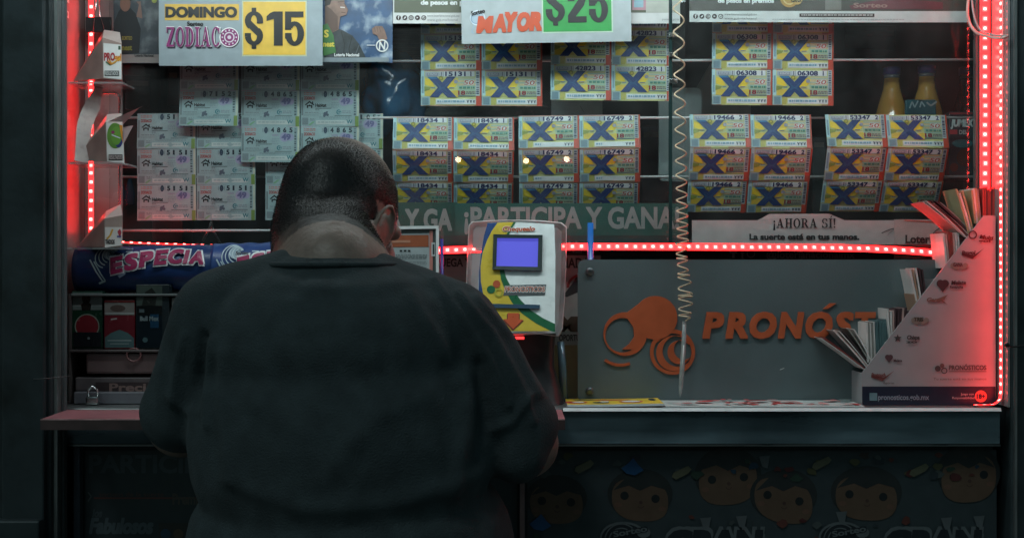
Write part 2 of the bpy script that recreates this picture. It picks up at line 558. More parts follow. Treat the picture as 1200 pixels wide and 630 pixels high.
# window: two sliding panes with their bottom rail, glass shelves and hanging rods
YG = 2.52
xa, xs, xe = P(128, 0, YG).x, P(803, 0, YG).x, P(1132, 0, YG).x
zb = P(0, 286, YG).z
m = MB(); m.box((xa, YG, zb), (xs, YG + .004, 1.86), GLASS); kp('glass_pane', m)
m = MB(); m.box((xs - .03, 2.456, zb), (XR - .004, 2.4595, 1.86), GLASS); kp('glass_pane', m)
m = MB(); m.box((xs - .036, 2.4535, zb), (xs - .0305, 2.461, 1.86), mat('pane_edge', (0.02, 0.045, 0.045), rough=0.15, spec=0.8))
for yy in (42, 65, 96):
    q = P(804, yy, 2.4565); m.box((xs - .037, 2.447, q.z - .004), (xs - .022, 2.453, q.z + .004), CHROME, .001)
kp('pane_edge', m)
m = MB(); m.box((xa, YG - .004, zb - .012), (xe + .02, YG + .034, zb - .0005), mat('rail', (0.06, 0.065, 0.066), rough=0.35, metal=0.6)); kp('window_rail', m)
YR = 2.60
ROD = mat('white_enamel_rod', (0.8, 0.82, 0.82), rough=.3, var=.05)
for yy in (72, 138, 207):
    m = MB()
    yo_ = YR + (.036 if yy == 207 else .012); m.tube([P(380 if yy == 72 else 120, yy, yo_), P(1150, yy - (2 if yy == 72 else 0), yo_)], 0.0024, ROD, 8)
    kp('hanging_rod', m)
m = MB(); m.tube([P(128, 270, YR), P(470, 270, YR)], 0.0024, ROD, 8); kp('hanging_rod', m)
shz = P(0, 209, YR).z
m = MB(); m.box((0.40, 2.642, shz - .004), (1.07, 3.2, shz + .002), glass_mat('shelf_glass', (0.8, 0.9, 0.88), 1.0)); kp('shelf', m)
m = MB(); m.box((-0.45, 2.64, shz - .12), (0.36, 3.2, shz - .112), DARKWALL); kp('shelf', m)
# reveal of the left niche
m = MB(); xw = P(80, 0, 2.42).x
m.box((-.7745, 2.58, 1.34), (P(142, 0, 2.58).x, 2.59, 2.1), LAMINATE); kp('niche_panel', m)
m = MB(); m.box((-.781, 2.346, 1.12), (-.775, 2.579, 2.1), mat('dull_reveal', (0.2, 0.17, 0.165), rough=.45, var=.3, scale=14, stain='#3a3230', stscale=8, stamt=.5)); kp('niche_panel', m)
m = MB(); m.tube([P(140, 112, 2.5), P(140, 250, 2.5)], .0022, CHROME, 8); m.tube([P(120, 109, 2.5), P(134, 109, 2.5), P(139, 111, 2.5), P(140, 116, 2.5)], .0022, CHROME, 8); kp('niche_wire', m)
q0, q1 = P(77, 290, 2.40), P(146, 290, 2.40)
m = MB(); m.box((q0.x, 2.40, q0.z - .003), (q1.x, 2.52, q0.z), glass_mat('small_shelf_glass', (0.7, 0.75, 0.75), 1.5, 0, 0.25)); kp('niche_shelf', m)
q0, q1 = P(80, 190, 2.42), P(143, 190, 2.42)
m = MB(); m.box((q0.x, 2.42, q0.z - .003), (q1.x, 2.52, q0.z), glass_mat('small_shelf_glass', (0.7, 0.75, 0.75), 1.5, 0, 0.25)); kp('niche_shelf', m)
q0, q1 = P(80, 96, 2.44), P(143, 96, 2.44)
m = MB(); m.box((q0.x, 2.44, q0.z - .003), (q1.x, 2.52, q0.z), glass_mat('small_shelf_glass', (0.7, 0.75, 0.75), 1.5, 0, 0.25)); kp('niche_shelf', m)

# ------------------------------------------------------------------ LED strips
def led_strip(name, path, normal, label, wid=0.010, pitch=0.0165, dim=False):
    """path: world points; flat tape with chips"""
    m = MB()
    nrm = Vector(normal).normalized()
    pts = [Vector(p) for p in path]
    for a, b in zip(pts[:-1], pts[1:]):
        t = (b - a).normalized()
        s = t.cross(nrm).normalized() * wid / 2
        d = nrm * 0.0022
        vs = [a - s, a + s, b + s, b - s, a - s + d, a + s + d, b + s + d, b - s + d]
        m.raw(vs, [(0, 1, 2, 3), (0, 4, 5, 1), (1, 5, 6, 2), (2, 6, 7, 3), (3, 7, 4, 0)], PCB)
        m.raw(vs, [(4, 7, 6, 5)], LED_B if dim else LED_R)
    acc, k = pitch / 2, 0
    for a, b in zip(pts[:-1], pts[1:]):
        L = (b - a).length
        t = (b - a) / L
        s = t.cross(nrm).normalized()
        while acc < L and not dim:
            c = a + t * (acc + random.uniform(-.0004, .0004)) + s * random.uniform(-.0005, .0005) + nrm * 0.0024
            h = min(0.0046, wid * .42)
            vs = [c + t * i * h + s * j * h - nrm * .00012 for i, j in ((-1, -.8), (-.6, -1), (.6, -1), (1, -.8), (1, .8), (.6, 1), (-.6, 1), (-1, .8))]
            m.raw(vs, [tuple(range(8))], LED_G)
            h = 0.0022
            vs = [c + t * i * h + s * j * h + nrm * z for z in (0, .0012) for i, j in ((-1, -1), (1, -1), (1, 1), (-1, 1))]
            m.raw(vs, [(0, 1, 5, 4), (1, 2, 6, 5), (2, 3, 7, 6), (3, 0, 4, 7), (4, 5, 6, 7), (7, 6, 5, 4)][:4] + [(4, 5, 6, 7)], LED_D)
            acc += pitch
        acc = acc - L if not dim else 0
    o = m.build(name)
    return tag(o, label, 'LED strip', 'red LED strips edging the kiosk window')
def smooth_path(ctrl, n=8):
    out = []
    for i in range(len(ctrl) - 1):
        p0, p1, p2, p3 = [Vector(ctrl[max(0, min(len(ctrl) - 1, i + k))]) for k in (-1, 0, 1, 2)]
        for j in range(n):
            t = j / n
            out.append(0.5 * ((2 * p1) + (-p0 + p2) * t + (2 * p0 - 5 * p1 + 4 * p2 - p3) * t * t + (-p0 + 3 * p1 - 3 * p2 + p3) * t ** 3))
    out.append(Vector(ctrl[-1]))
    return out
YS = 2.512
led_strip('led_strip', smooth_path([P(128, 284, 2.541), P(160, 286, 2.541), P(250, 289, 2.541), P(380, 293, 2.541), P(452, 294, 2.541)], 6),
          (0, -.12, 1), 'red LED strip lying flat behind the rolled banner and glowing upward', wid=0.0125, pitch=0.0158)
led_strip('led_strip', smooth_path([P(456, 294, YS), P(520, 294, YS), P(650, 290, YS), P(800, 290, YS), P(960, 291, YS), P(1040, 293, YS), P(1108, 298, YS)], 6),
          (0, -.8, .6), 'long red LED strip running level along the bottom of the glass', wid=0.0150, pitch=0.0158)
led_strip('led_strip', [P(1154, -40, 2.434), P(1154, 236, 2.434)], (0, -1, 0), 'bright upright red LED strip facing out above the flyer display', wid=0.0165, pitch=0.0165)
led_strip('led_strip', [Vector((XR - .0035, 2.374, z)) for z in (1.86, 1.5, 1.3, 1.125)] + [Vector((XR - .006, 2.373, 1.112)), Vector((XR - .016, 2.372, 1.1045)), Vector((XR - .05, 2.371, 1.1035))],
          (-1, -0.02, 0.12), 'upright red LED strip on the reveal, curling onto the counter by the flyer display', wid=0.010, pitch=0.0135)
led_strip('led_strip', [P(107, -40, 2.549), P(107, 272, 2.549)], (0, -1, 0), 'red LED strip standing behind the result dispensers in the left niche', wid=0.009, pitch=0.0165)
led_strip('led_strip', [P(107.5, -40, 2.552), P(107.5, 272, 2.552)], (0, 1, 0), 'added unseen red strip washing the rear panel of the left niche with light', wid=0.006, dim=True)  # unseen strip added to throw red light on the niche panel

# ------------------------------------------------------------------ lottery ticket sheets
TW, TH = 71.0, 42.0
PX = 2.58 / F       # metres per photo pixel on the ticket plane
BEND = [0.0, 0.0]
def tk(x, y, L):
    u, v_ = x / TW - .5, y / TH - .5
    return Vector((x * PX, -L * 0.0004 + BEND[0] * (u * u * 4 - .5) + BEND[1] * u * v_ * 4, -y * PX))
C_BG = ink('#ced28e'); C_YEL = ink('#f0d224'); C_YEL2 = ink('#dcc040'); C_CY = ink('#b4dde2'); C_BLUE = ink('#083572'); C_BLUE2 = ink('#17507f'); C_NAVY = ink('#18285e')
C_GRN = ink('#6d9f86'); C_RED = ink('#d0492f'); C_DRED = ink('#8c2430'); C_PALE = ink('#dfe4e4'); C_PINK = ink('#c99a94'); C_TAN = ink('#b58a72'); C_GREY = ink('#9aa0ab'); C_OLV = ink('#8a8d2c'); C_INK = ink('#34495e')
def ticket_x(num, ser):
    s = Sheet(0, to=tk)
    s.slab(0, 0, TW, TH, C_BG, n=9)
    s.rect(0, 0, 4, TH - 12, C_CY, 1); s.rect(1, 7, 3.2, 27, ink('#7fa5b5'), 2)
    s.rect(0, 0, 69, 1, C_PINK, 1); s.rect(0, TH - 1.2, 69, TH, C_TAN, 1)
    s.rect(43, 8, 65, 31, ink('#b7c79f'), 1)
    s.rect(44, 9, 65, 18, ink('#d6c596'), 2)
    for i in range(5):
        s.rect(43, 10 + i * 4.2, 65, 11.2 + i * 4.2, ink('#a0c4b4'), 3)
    # yellow diamonds beside the cross
    s.poly([(5, 9), (5, 17), (17, 21), (12, 11)], C_YEL, 2)
    s.poly([(5, 23), (5, 30), (13, 31), (17, 23)], C_YEL2, 2)
    s.poly([(32, 12), (27, 20), (38, 22), (44, 14), (44, 9)], C_YEL, 2)
    s.poly([(30, 25), (36, 32), (44, 32), (44, 23)], C_YEL2, 2)
    s.poly([(20, 9), (24, 15), (29, 9)], ink('#d3c95e'), 2)
    s.poly([(18, 31), (23, 25), (29, 31)], ink('#bfbf6a'), 2)
    s.poly([(4, 19), (12, 20), (10, 23), (4, 25)], ink('#8d9a3c'), 3)
    # top line
    s.rect(5, 1.6, 46, 7.2, ink('#b4bec6'), 2)
    s.rect(7, 3, 20, 6.4, ink('#8f95a6'), 3)
    s.greek(8, 3.4, 19, 6, ink('#c9ccd4'), 4, 2, .6, 3)
    s.rect(22, 1.4, 26, 7, ink('#c9ccd2'), 3); s.rect(23.6, 2, 24.4, 6.5, C_INK, 4)
    s.rect(27, 1.2, 63, 7.4, ink('#e4e9ea'), 3)
    s.text(num, 28.5, 6.8, 5.0, C_NAVY, 4, width=24, bold=.035)
    s.text(ser, 58, 6.8, 5.0, C_NAVY, 4, bold=.035)
    # the blue cross
    s.poly([(7.5, 7.6), (18.5, 7.6), (42, 32), (31, 32)], C_BLUE, 4)
    s.poly([(31, 7.6), (41, 7.6), (20.5, 32), (10, 32)], C_BLUE, 5)
    s.poly([(18, 14), (25, 21), (33, 14), (28, 21), (33, 27), (25, 22), (17, 27), (21.5, 21)], C_BLUE2, 6)
    s.poly([(8, 8), (18, 8), (20, 10), (10, 10)], ink('#2f7fb0'), 6)
    s.disc(23.5, 9.6, 2.7, C_OLV, 6, 14); s.disc(23.5, 9.6, 1.5, ink('#c2b040'), 7, 10)
    s.rect(12, 20, 17, 21, ink('#3f7fae'), 6); s.rect(33, 20.3, 39, 21.2, ink('#3f7fae'), 6)
    # right-hand print
    s.disc(41, 13.5, 2.4, C_GREY, 6, 12)
    s.text('50', 49.5, 17.2, 5.2, C_PALE, 4, width=13, bold=.09, shear=.15); s.text('50', 49.6, 17.1, 5.0, ink('#bb6a58'), 5, width=12.6, bold=.02, shear=.15)
    s.greek(45, 19.4, 63, 22.4, ink('#4d8a78'), 4, 1, .8, 5)
    s.text('18', 43.5, 29.0, 4.6, C_DRED, 5, width=8.5, bold=.04)
    s.greek(53, 25, 64, 29, ink('#7c6f70'), 4, 2, .6, 7)
    s.rect(43, 29.8, 64, 30.8, ink('#5d7c86'), 4)
    # bottom band, security square, pale bar
    s.rect(0, 30.8, 10.6, TH - .6, ink('#9fb9bd'), 3); s.rect(1.6, 32.2, 9, 40.6, ink('#6d8c98'), 4)
    s.rect(17.5, 34, 66, 40, C_PALE, 3)
    s.greek(19, 35.6, 51, 38.6, ink('#84aac0'), 4, 1, .8, 9)
    for i in range(3):
        s.text('v', 53.5 + i * 3.6, 38.6, 5, C_INK, 4, width=2.8, bold=.03)
    s.poly([(11, 32), (17, 32), (16, 41), (11, 41)], ink('#b9b45a'), 2)
    # barcode and red margin
    s.rect(64.2, 1, 68.6, 30, ink('#c9d4d8'), 4)
    yy, rnd = 2.0, random.Random(num + ser)
    while yy < 28.5:
        h = rnd.choice((.7, 1.2, 1.8)); s.rect(64.9, yy, 68, yy + h, C_INK, 5); yy += h + rnd.choice((.6, 1.0))
    s.rect(64.6, 30.4, 69, TH, C_RED, 4); s.rect(69, 0, TW, TH, ink('#b8452f'), 2); s.rect(69.6, 0, 70.2, TH, C_RED, 3)
    return s
W_BG = ink('#9cb4b6'); W_TEAL = ink('#2f7f8a'); W_PUR = ink('#6c6c98'); W_RED = ink('#a8433f'); W_MIC = ink('#77878a')
def ticket_w(num):
    s = Sheet(0, to=tk)
    w, h = 69.0, 42.0
    s.slab(0, 0, w, h, W_BG, n=9)
    s.rect(0, 0, w, .7, ink('#b7a6b6'), 1); s.rect(1, 8, 3, 29, W_MIC, 1)
    s.greek(4, 2, 17.5, 6, ink('#b98a86'), 1, 2, .6, 1)
    s.text('ZODIACO', 4, 10.6, 3.3, W_RED, 1, width=13, bold=.04)
    s.rect(25.2, 2.2, 25.9, 6.6, W_MIC, 1); s.rect(32.2, 2.2, 32.9, 6.6, W_MIC, 1)
    s.text('♉', 27, 6.8, 4.8, C_INK, 1, width=4.4, bold=.02)
    for i, c in enumerate(num):
        s.text(c, 35 + i * 7.2, 6.8, 5.2, ink('#243240'), 1, width=3.9 if c != '1' else 2.2, bold=.04)
    # the house emblem and its name
    s.poly([(5, 16.6), (10.4, 12.2), (13.4, 14.4), (13.4, 12.9), (14.8, 12.9), (14.8, 15.4), (16.2, 16.6), (15.2, 17.4), (10.4, 14.2), (6, 17.4)], ink('#1b2326'), 1)
    s.rect(7.2, 17, 8.7, 20.6, ink('#1b2326'), 1); s.rect(12.3, 17, 13.8, 20.6, ink('#1b2326'), 1)
    s.poly([(8.7, 17.6), (10.5, 16.4), (12.3, 17.6), (12.3, 18.6), (8.7, 18.6)], ink('#1b2326'), 2)
    s.text('Habitat', 17.4, 19.2, 3.8, ink('#1e282c'), 1, width=13, bold=.035)
    s.rect(17.4, 20.6, 36, 21.3, ink('#4a5558'), 1); s.greek(17.4, 22.2, 22, 23.4, W_MIC, 1, 1, .8, 4); s.greek(5, 25.4, 22, 26.4, ink('#7d868a'), 1, 1, .8, 6)
    s.disc(51, 12.6, 5.6, ink('#a3a3c0'), 1, 18); s.disc(58, 12.6, 4.2, ink('#a3a3c0'), 1, 16); s.text('49', 47.5, 15.6, 6.4, W_PUR, 2, width=11, bold=.05)
    s.poly([(36, 9.6), (44, 9.2), (44, 11), (37, 11.4)], ink('#9a9cae'), 1)
    for a, b, r in ((29, 27.5, 2.4), (31.6, 28.5, 1.7), (28, 29.6, 1.6), (31, 25.4, 1.2)):
        s.disc(a, b, r, ink('#5b6877'), 1, 9)
    s.disc(45, 25.3, 2.9, W_TEAL, 1, 14); s.text('G', 43.4, 27.2, 3.8, W_BG, 2, bold=.04)
    s.greek(49, 23.6, 59, 27.4, ink('#8d9aa0'), 1, 2, .6, 2); s.rect(40, 29.2, 60, 29.9, ink('#55686e'), 1)
    s.rect(1.6, 31.8, 8.8, 40, ink('#7f9094'), 1); s.greek(11, 32.6, 17, 36, W_MIC, 1, 2, .5, 8)
    s.poly([(9, 40), (14, 36.2), (17, 36.4), (11, 41)], ink('#7fb08a'), 1)
    s.rect(18, 35, 60, 39.6, ink('#c6cfcc'), 1); s.greek(20, 36.4, 52, 38, ink('#9fb2b4'), 2, 1, .8, 5)
    s.greek(22, 30.6, 58, 33.4, ink('#81979a'), 1, 2, .5, 12); s.greek(17.4, 24, 27, 28, ink('#8ea3a5'), 1, 3, .5, 14); s.greek(4, 27.6, 24, 30, ink('#8ea3a5'), 1, 2, .5, 15); s.greek(36, 14, 45, 22, ink('#8da0a6'), 1, 4, .45, 16)
    s.text('W', 54, 38.8, 4.4, W_TEAL, 2, width=7, bold=.03)
    yy, rnd = 2.0, random.Random(num)
    while yy < 27:
        q = rnd.choice((.8, 1.4, 2.2)); s.rect(62.6, yy, 65, yy + q, ink('#54666e'), 1); yy += q + rnd.choice((.8, 1.2))
    s.rect(64, 30, 68.2, h, ink('#7d9a4c'), 1); s.rect(66.2, 0, 68.4, 30, ink('#c3cbb8'), 1)
    return s

def ticket_sheet(kind, num, ser, x0, y0, cols, rows, tilt, Y, label, rot=0.0, first=18.0):
    name = 'ticket_sheet'
    W = TW if kind == 'x' else 69.5
    base = P(x0, y0, Y)
    root = empty(name, base, label, 'ticket sheet', 'sheets of yellow cross tickets' if kind == 'x' else 'sheets of white zodiac tickets')
    root.rotation_euler = (0, math.radians(rot + random.Random(num + 'rot').uniform(-.5, .5)), math.radians(random.Random(num + 'yaw').uniform(-2, 2)))
    rb = random.Random(num + 'bend'); BEND[0] = rb.uniform(.0004, .0015) * rb.choice((1, -1)); BEND[1] = rb.uniform(-.0012, .0012)
    proto = (ticket_x(num, ser) if kind == 'x' else ticket_w(num))
    rnd = random.Random(num)
    me = None
    z = y = 0.0
    for r in range(rows):
        a = math.radians(((first + rnd.uniform(-2, 2)) if r == 0 else tilt + rnd.uniform(-4, 4)))
        for c in range(cols):
            if me is None:
                o = proto.build('ticket', None, loc=(0, 0, 0)); me = o.data
            else:
                o = bpy.data.objects.new('ticket', me); COL.objects.link(o)
            o.parent = root
            o.location = (c * W * PX * 1.006, y + rnd.uniform(-.0008, 0), z)
            o.rotation_euler = (-a, rnd.uniform(-.004, .004), rnd.uniform(-.02, .02))
        z -= math.cos(a) * TH * PX * 1.004
        y -= math.sin(a) * TH * PX * 1.004
    return root
YT = 2.585
# upper rows hang close to vertical, lower blocks are draped over the rod: first row leans back
ticket_sheet('x', '15131', '1', 493, -1, 2, 3, 1, YT, 'yellow cross ticket sheet numbered 15131 hanging below the MAYOR price sign', first=2)
ticket_sheet('x', '42823', '1', 646, -8, 2, 3, 1.5, YT, 'yellow cross ticket sheet numbered 42823 beside the coiled cord', rot=0.6, first=2)
ticket_sheet('x', '06308', '1', 835, -3, 2, 3, 1, YT, 'yellow cross ticket sheet numbered 06308 under the right olive banner', first=2)
ticket_sheet('x', '18434', '1', 461, 137, 2, 3, -29, YT + .012, "yellow cross ticket sheet numbered 18434 next to the man's head")
ticket_sheet('x', '16749', '2', 608, 136, 2, 3, -29, YT + .012, 'yellow cross ticket sheet numbered 16749 above the price checker')
ticket_sheet('x', '19466', '2', 808, 134, 2, 3, -29, YT + .012, 'yellow cross ticket sheet numbered 19466 above the AHORA SI paper strip')
ticket_sheet('x', '53347', '2', 967, 134, 2, 3, -29, YT + .012, 'yellow cross ticket sheet numbered 53347 in front of the juice bottles')
ticket_sheet('w', '2105', '', 311, 133, 2, 3, 0, YT + .02, "white zodiac ticket sheet numbered 2105 mostly hidden behind the man's head", first=3)
ticket_sheet('w', '5151', '', 161, 133, 2, 3, 1, YT + .012, 'white zodiac ticket sheet numbered 5151 hanging lowest at the left', first=4)
ticket_sheet('w', '4865', '', 283, 64, 2, 3, 1, YT + .002, "white zodiac ticket sheet numbered 4865 above the man's head", first=2)
ticket_sheet('w', '7152', '', 211, 64, 1, 2, 2, YT - .006, 'single column of white zodiac tickets numbered 7152 under the DOMINGO sign', first=2)

# ------------------------------------------------------------------ price signs and posters
def curl(ax, amp, zref, k=9.0):
    def f(p):
        d = p.z - zref
        return Vector((p.x, p.y + amp * math.sin((p.x - ax) * k) * 0.5 + amp * 2.0 * math.exp(-max(0, d) * 60) * math.sin((p.x - ax) * k * .7 + 1), p.z))
    return f
s = Sheet(2.49, warp=curl(-.6, .0012, P(0, 77, 2.49).z))
s.slab(186, -40, 378, 77, ink('#97a5ab'), n=10)
s.rect(193, 5, 280, 24, ink('#e0b548'), 1, n=10)
s.text('DOMINGO', 194, 20.2, 11.2, BLACK, 3, width=84, bold=.055)
s.text('Sorteo', 219.5, 30.8, 5.0, BLACK, 5, width=19, bold=.04)
s.text('ZODIAC', 196, 57, 24.5, ink('#2f2a3a'), 1, width=64, serif=True)
s.text('ZODIAC', 194.6, 55.4, 24.2, ink('#f0f0f0'), 2, width=64.4, serif=True)
s.text('ZODIAC', 195, 55.0, 23.0, ink('#8a2f6e'), 4, width=63, serif=True)
s.disc(269.4, 45.2, 11.6, ink('#2f2a3a'), 1); s.disc(268.6, 44, 11.6, ink('#f0f0f0'), 2); s.disc(268.8, 44, 10.4, ink('#8a2f6e'), 3)
for i in range(12):
    a = math.radians(30 * i); s.disc(268.8 + 8.2 * math.cos(a), 44 + 8.2 * math.sin(a), 1.0, ink('#dcd0dc'), 4, 8)
s.ring(268.8, 44, 6.2, 1.4, ink('#dcd0dc'), 4); s.disc(268.8, 44, 2.2, ink('#dcd0dc'), 4)
s.rect(283.5, 1, 359.5, 66, ink('#c9cfae'), 1, n=10); s.rect(285, 2.4, 358, 64.4, ink('#e6bd4a'), 2, n=10)
s.text('$', 287, 53.5, 40, BLACK, 4, width=21.5, block=True); s.text('15', 312.5, 53.8, 40, BLACK, 4, width=44, block=True)
tag(s.build('price_sign'), 'white paper price sign reading DOMINGO Sorteo ZODIACO $15 with yellow panels', 'price sign', 'paper price signs on the glass')

def rotto(Y, cx, cy, deg):
    c, sn = math.cos(math.radians(deg)), math.sin(math.radians(deg))
    def f(x, y, L):
        dx, dy = x - cx, y - cy
        q = P(cx + dx * c - dy * sn, cy + dx * sn + dy * c, Y)
        q.y -= L * .0005
        return q
    return f
s = Sheet(2.485, to=rotto(2.485, 640, 40, -1.0), warp=curl(.1, .0012, P(0, 50, 2.485).z))
s.slab(541, -50, 740, 50, ink('#a7b2b5'), n=10)
s.disc(560, 20, 9, ink('#a9bccb'), 1); s.ring(560, 20, 9, 1.4, ink('#d5e0e8'), 2); s.ring(558, 21, 6, 1.0, ink('#7f9db5'), 3)
s.line([(556, 28), (553, 36)], 1.5, ink('#9fb3c2'), 2); s.line([(552, 36), (556, 38)], 1.5, ink('#9fb3c2'), 2)
s.text('Sorteo', 553, 17.2, 4.6, BLACK, 4, width=16.5, bold=.05, rot=-12)
x = 558
for ch, h, wd in (('M', 17, 19.5), ('A', 18.5, 15), ('Y', 20, 14.5), ('O', 19, 14.5), ('R', 19, 14)):
    s.text(ch, x, 36.5 - (x - 558) * .03, h, ink('#c9502a'), 3, width=wd + 1.4, bold=.075, shear=.18); x += wd - .4
s.rect(635.5, -50, 718.5, 39, ink('#bfd8c2'), 1, n=10); s.rect(637, -50, 717, 37.6, ink('#2f9a4a'), 2, n=10)
s.text('$', 640, 26.4, 42, BLACK, 4, width=22.5, block=True); s.text('25', 666, 27.4, 42, BLACK, 4, width=47, block=True)
tag(s.build('price_sign'), 'white paper price sign reading Sorteo MAYOR $25 with a green panel', 'price sign', 'paper price signs on the glass')

# olive prize banners with a pale footer
def icons(s, x, y, m, r=2.9, gap=7.4):
    for i in range(5):
        cx = x + i * gap
        if i in (0, 1, 3):
            s.disc(cx, y, r, m, 2, 16)
        else:
            s.ring(cx, y, r, .8, m, 2, 16)
    s.text('f', x - .9, y + 2, 4.2, WHITE, 3, bold=.03)
    s.poly([(x + gap - 1.6, y + 1.2), (x + gap + .4, y - 1.4), (x + gap + 1.7, y - .6), (x + gap, y + 1.4)], WHITE, 3)
    s.ring(x + 2 * gap, y, 1.3, .5, m, 2, 10)
    s.poly([(x + 3 * gap - 1, y - 1.1), (x + 3 * gap - 1, y + 1.1), (x + 3 * gap + 1.2, y)], WHITE, 3)
    s.line([(x + 4 * gap - 1, y), (x + 4 * gap, y + 1), (x + 4 * gap + 1.4, y - 1.2)], .6, m, 2)
OLIVE = ink('#5c6350'); FOOT = ink('#d6dad8'); BROWN = ink('#3a2d2e')
YB = 2.505
s = Sheet(YB, warp=curl(-.1, .0015, P(0, 27, YB).z, 7))
s.slab(460.5, -60, 797, 27.5, FOOT, n=10)
s.rect(462, -60, 797, 15, OLIVE, 1, n=10)
s.text('MILLONES', 490, -.5, 13, WHITE, 3, width=74, bold=.05)
s.text('de pesos en premios', 493, 5.8, 5.2, WHITE, 3, width=75, bold=.05)
icons(s, 467, 21, BROWN)
s.text('www.loterianacional.gob.mx', 500.5, 19.8, 2.6, ink('#8a8f90'), 2, width=38); s.text('www.gob.mx/lotenal', 500.5, 24.6, 2.6, ink('#8a8f90'), 2, width=36)
s.rect(741, -40, 757, 12, ink('#bb8c97'), 2); s.rect(743, -40, 754, 9, ink('#8fb4c2'), 3); s.rect(757, -40, 797, 15, ink('#b6bab0'), 2)
s.text('pronosticos.gob.mx', 776, 24, 2.4, ink('#8a8f90'), 2, width=20)
tag(s.build('prize_banner'), 'olive green prize banner with white footer, partly behind the MAYOR sign', 'banner', 'olive prize banners across the glass')
s = Sheet(YB, warp=curl(.5, .0015, P(0, 26, YB).z, 7))
s.slab(808, -60, 1136, 26, FOOT, n=10)
s.rect(808, -60, 1136, 13, ink('#4b463f'), 1, n=10)
s.text('MILLONES', 838, -2.5, 12, WHITE, 3, width=70, bold=.05); s.text('de pesos en premios', 841, 3.6, 4.8, WHITE, 3, width=66, bold=.05)
s.disc(925, -2, 11, ink('#b98a3c'), 3); s.ring(925, -2, 8, 1.5, ink('#d8c07a'), 4); s.disc(934, 0, 6, ink('#c9a35a'), 5); s.text('GANA', 927, 3, 3.4, BROWN, 6, width=12, bold=.04)
s.rect(967, -40, 986, 12, ink('#77736c'), 3)
s.poly([(995, 7), (1040, -2), (1105, 3), (1105, 11), (998, 11)], ink('#6a3038'), 3); s.text('Sorteo', 1000, 9, 5, ink('#9c7a70'), 4, width=40, bold=.03)
icons(s, 815, 19.5, BROWN)
s.text('www.loterianacional.gob.mx', 849, 18.3, 2.6, ink('#7d8283'), 2, width=38); s.text('www.gob.mx/lotenal', 849, 23, 2.6, ink('#7d8283'), 2, width=38)
s.rect(937, 16, 1025, 20, BROWN, 2); s.greek(939, 17, 1023, 19, ink('#b9b5b0'), 3, 1, .8, 4); s.greek(905, 22.4, 1060, 23.4, ink('#a5a9aa'), 2, 1, .8, 9)
tag(s.build('prize_banner'), 'dark prize banner with white footer and social icons at the upper right', 'banner', 'olive prize banners across the glass')

# campaign portrait posters
SKY1, SKY2, SKY3 = ink('#2d4f78'), ink('#89a4b8'), ink('#b9c8d0')
SKIN_P = mat('printed_skin', lin('#86695b'), rough=.4, var=.35, scale=70)
s = Sheet(2.508, warp=lambda p: Vector((p.x, p.y + .003 * math.sin(p.x * 70 + p.z * 45) * max(0, min(1, (1.72 - p.z) * 9)), p.z)))
s.slab(376, -60, 460, 74, mat('printed_cloud_sky', lin('#33557c'), rough=.4, var=.35, scale=30, stain='#b4c4cc', stscale=34, stamt=.95), n=4)
rnd = random.Random(4)
for i in range(0):
    s.disc(rnd.uniform(408, 458), rnd.choice((rnd.uniform(-40, 4), rnd.uniform(32, 62))), rnd.uniform(2.5, 8), rnd.choice((SKY2, SKY3, ink('#6f8fa8'))), 1 + .15 * i / 10, 12, rnd.uniform(1.8, 4.5))
s.poly([(380, 74), (380, 34), (392, 32), (402, 36), (413, 42), (421, 52), (428, 66), (430, 74)], mat('printed_jacket', lin('#3a4245'), rough=.4, var=.5, scale=60), 4); s.line([(413, 42), (409, 58), (412, 74)], 1, ink('#272d30'), 4.6); s.line([(400, 37), (404, 52), (402, 72)], 1.2, ink('#2a3033'), 4.6); s.line([(421, 53), (416, 66)], 1, ink('#525b5f'), 4.6)
s.poly([(381, -30), (398, -30), (403, -8), (404, 4), (408, 12), (406, 18), (399, 20), (397, 35), (389, 39), (381, 28)], SKIN_P, 5)
s.poly([(381, -34), (400, -34), (401, -18), (392, -10), (387, 6), (381, 8)], ink('#2a2420'), 6)
s.poly([(381, 6), (389, 12), (396, 20), (396, 35), (389, 39), (381, 28)], ink('#5c463c'), 5.6); s.line([(403, 4), (406, 8), (404, 10)], .9, ink('#6a5045'), 5.6); s.line([(400, 15), (405, 15.6)], 1.0, ink('#5a4038'), 5.6); s.line([(399, 9), (404.5, 9.5)], 1.2, ink('#d9d3cc'), 6); s.line([(396, 3), (404, 2)], .8, ink('#5d473c'), 6)
s.poly([(378, 30), (384, 28), (391, 42), (394, 62), (379, 66)], ink('#39713a'), 6); s.text('S', 380, 44, 8, ink('#d2c44a'), 7, bold=.04); s.text('nest', 379, 55, 6, ink('#d2c44a'), 7, width=13, bold=.04)
s.poly([(436, 34), (440, 31), (448, 31), (451, 36), (454, 46), (446, 50), (442, 42), (437, 40)], SKIN_P, 5)
for i in range(3):
    s.line([(439 + i * 3, 32.5), (440 + i * 3, 38)], .5, ink('#5d473c'), 6)
s.ring(448, 54, 7.4, 1.5, WHITE, 6); s.text('N', 444, 58.5, 9, WHITE, 7, width=8, bold=.03, shear=.1); s.rect(430, 53, 440, 53.8, WHITE, 6)
s.text('Loteria Nacional', 392, 66.5, 3.6, WHITE, 7, width=29, bold=.03); s.rect(378, 67.8, 456, 73, ink('#7d8a90'), 6)
tag(s.build('portrait_poster'), 'crinkled campaign poster of a man against a cloudy blue sky', 'poster', 'campaign posters on the glass')
s = Sheet(2.508, warp=curl(-.65, .001, P(0, 74, 2.508).z))
s.slab(133, -60, 187, 74, mat('printed_grey_sky', lin('#3f464c'), rough=.4, var=.4, scale=28, stain='#7d8486', stscale=30, stamt=.9), n=8)
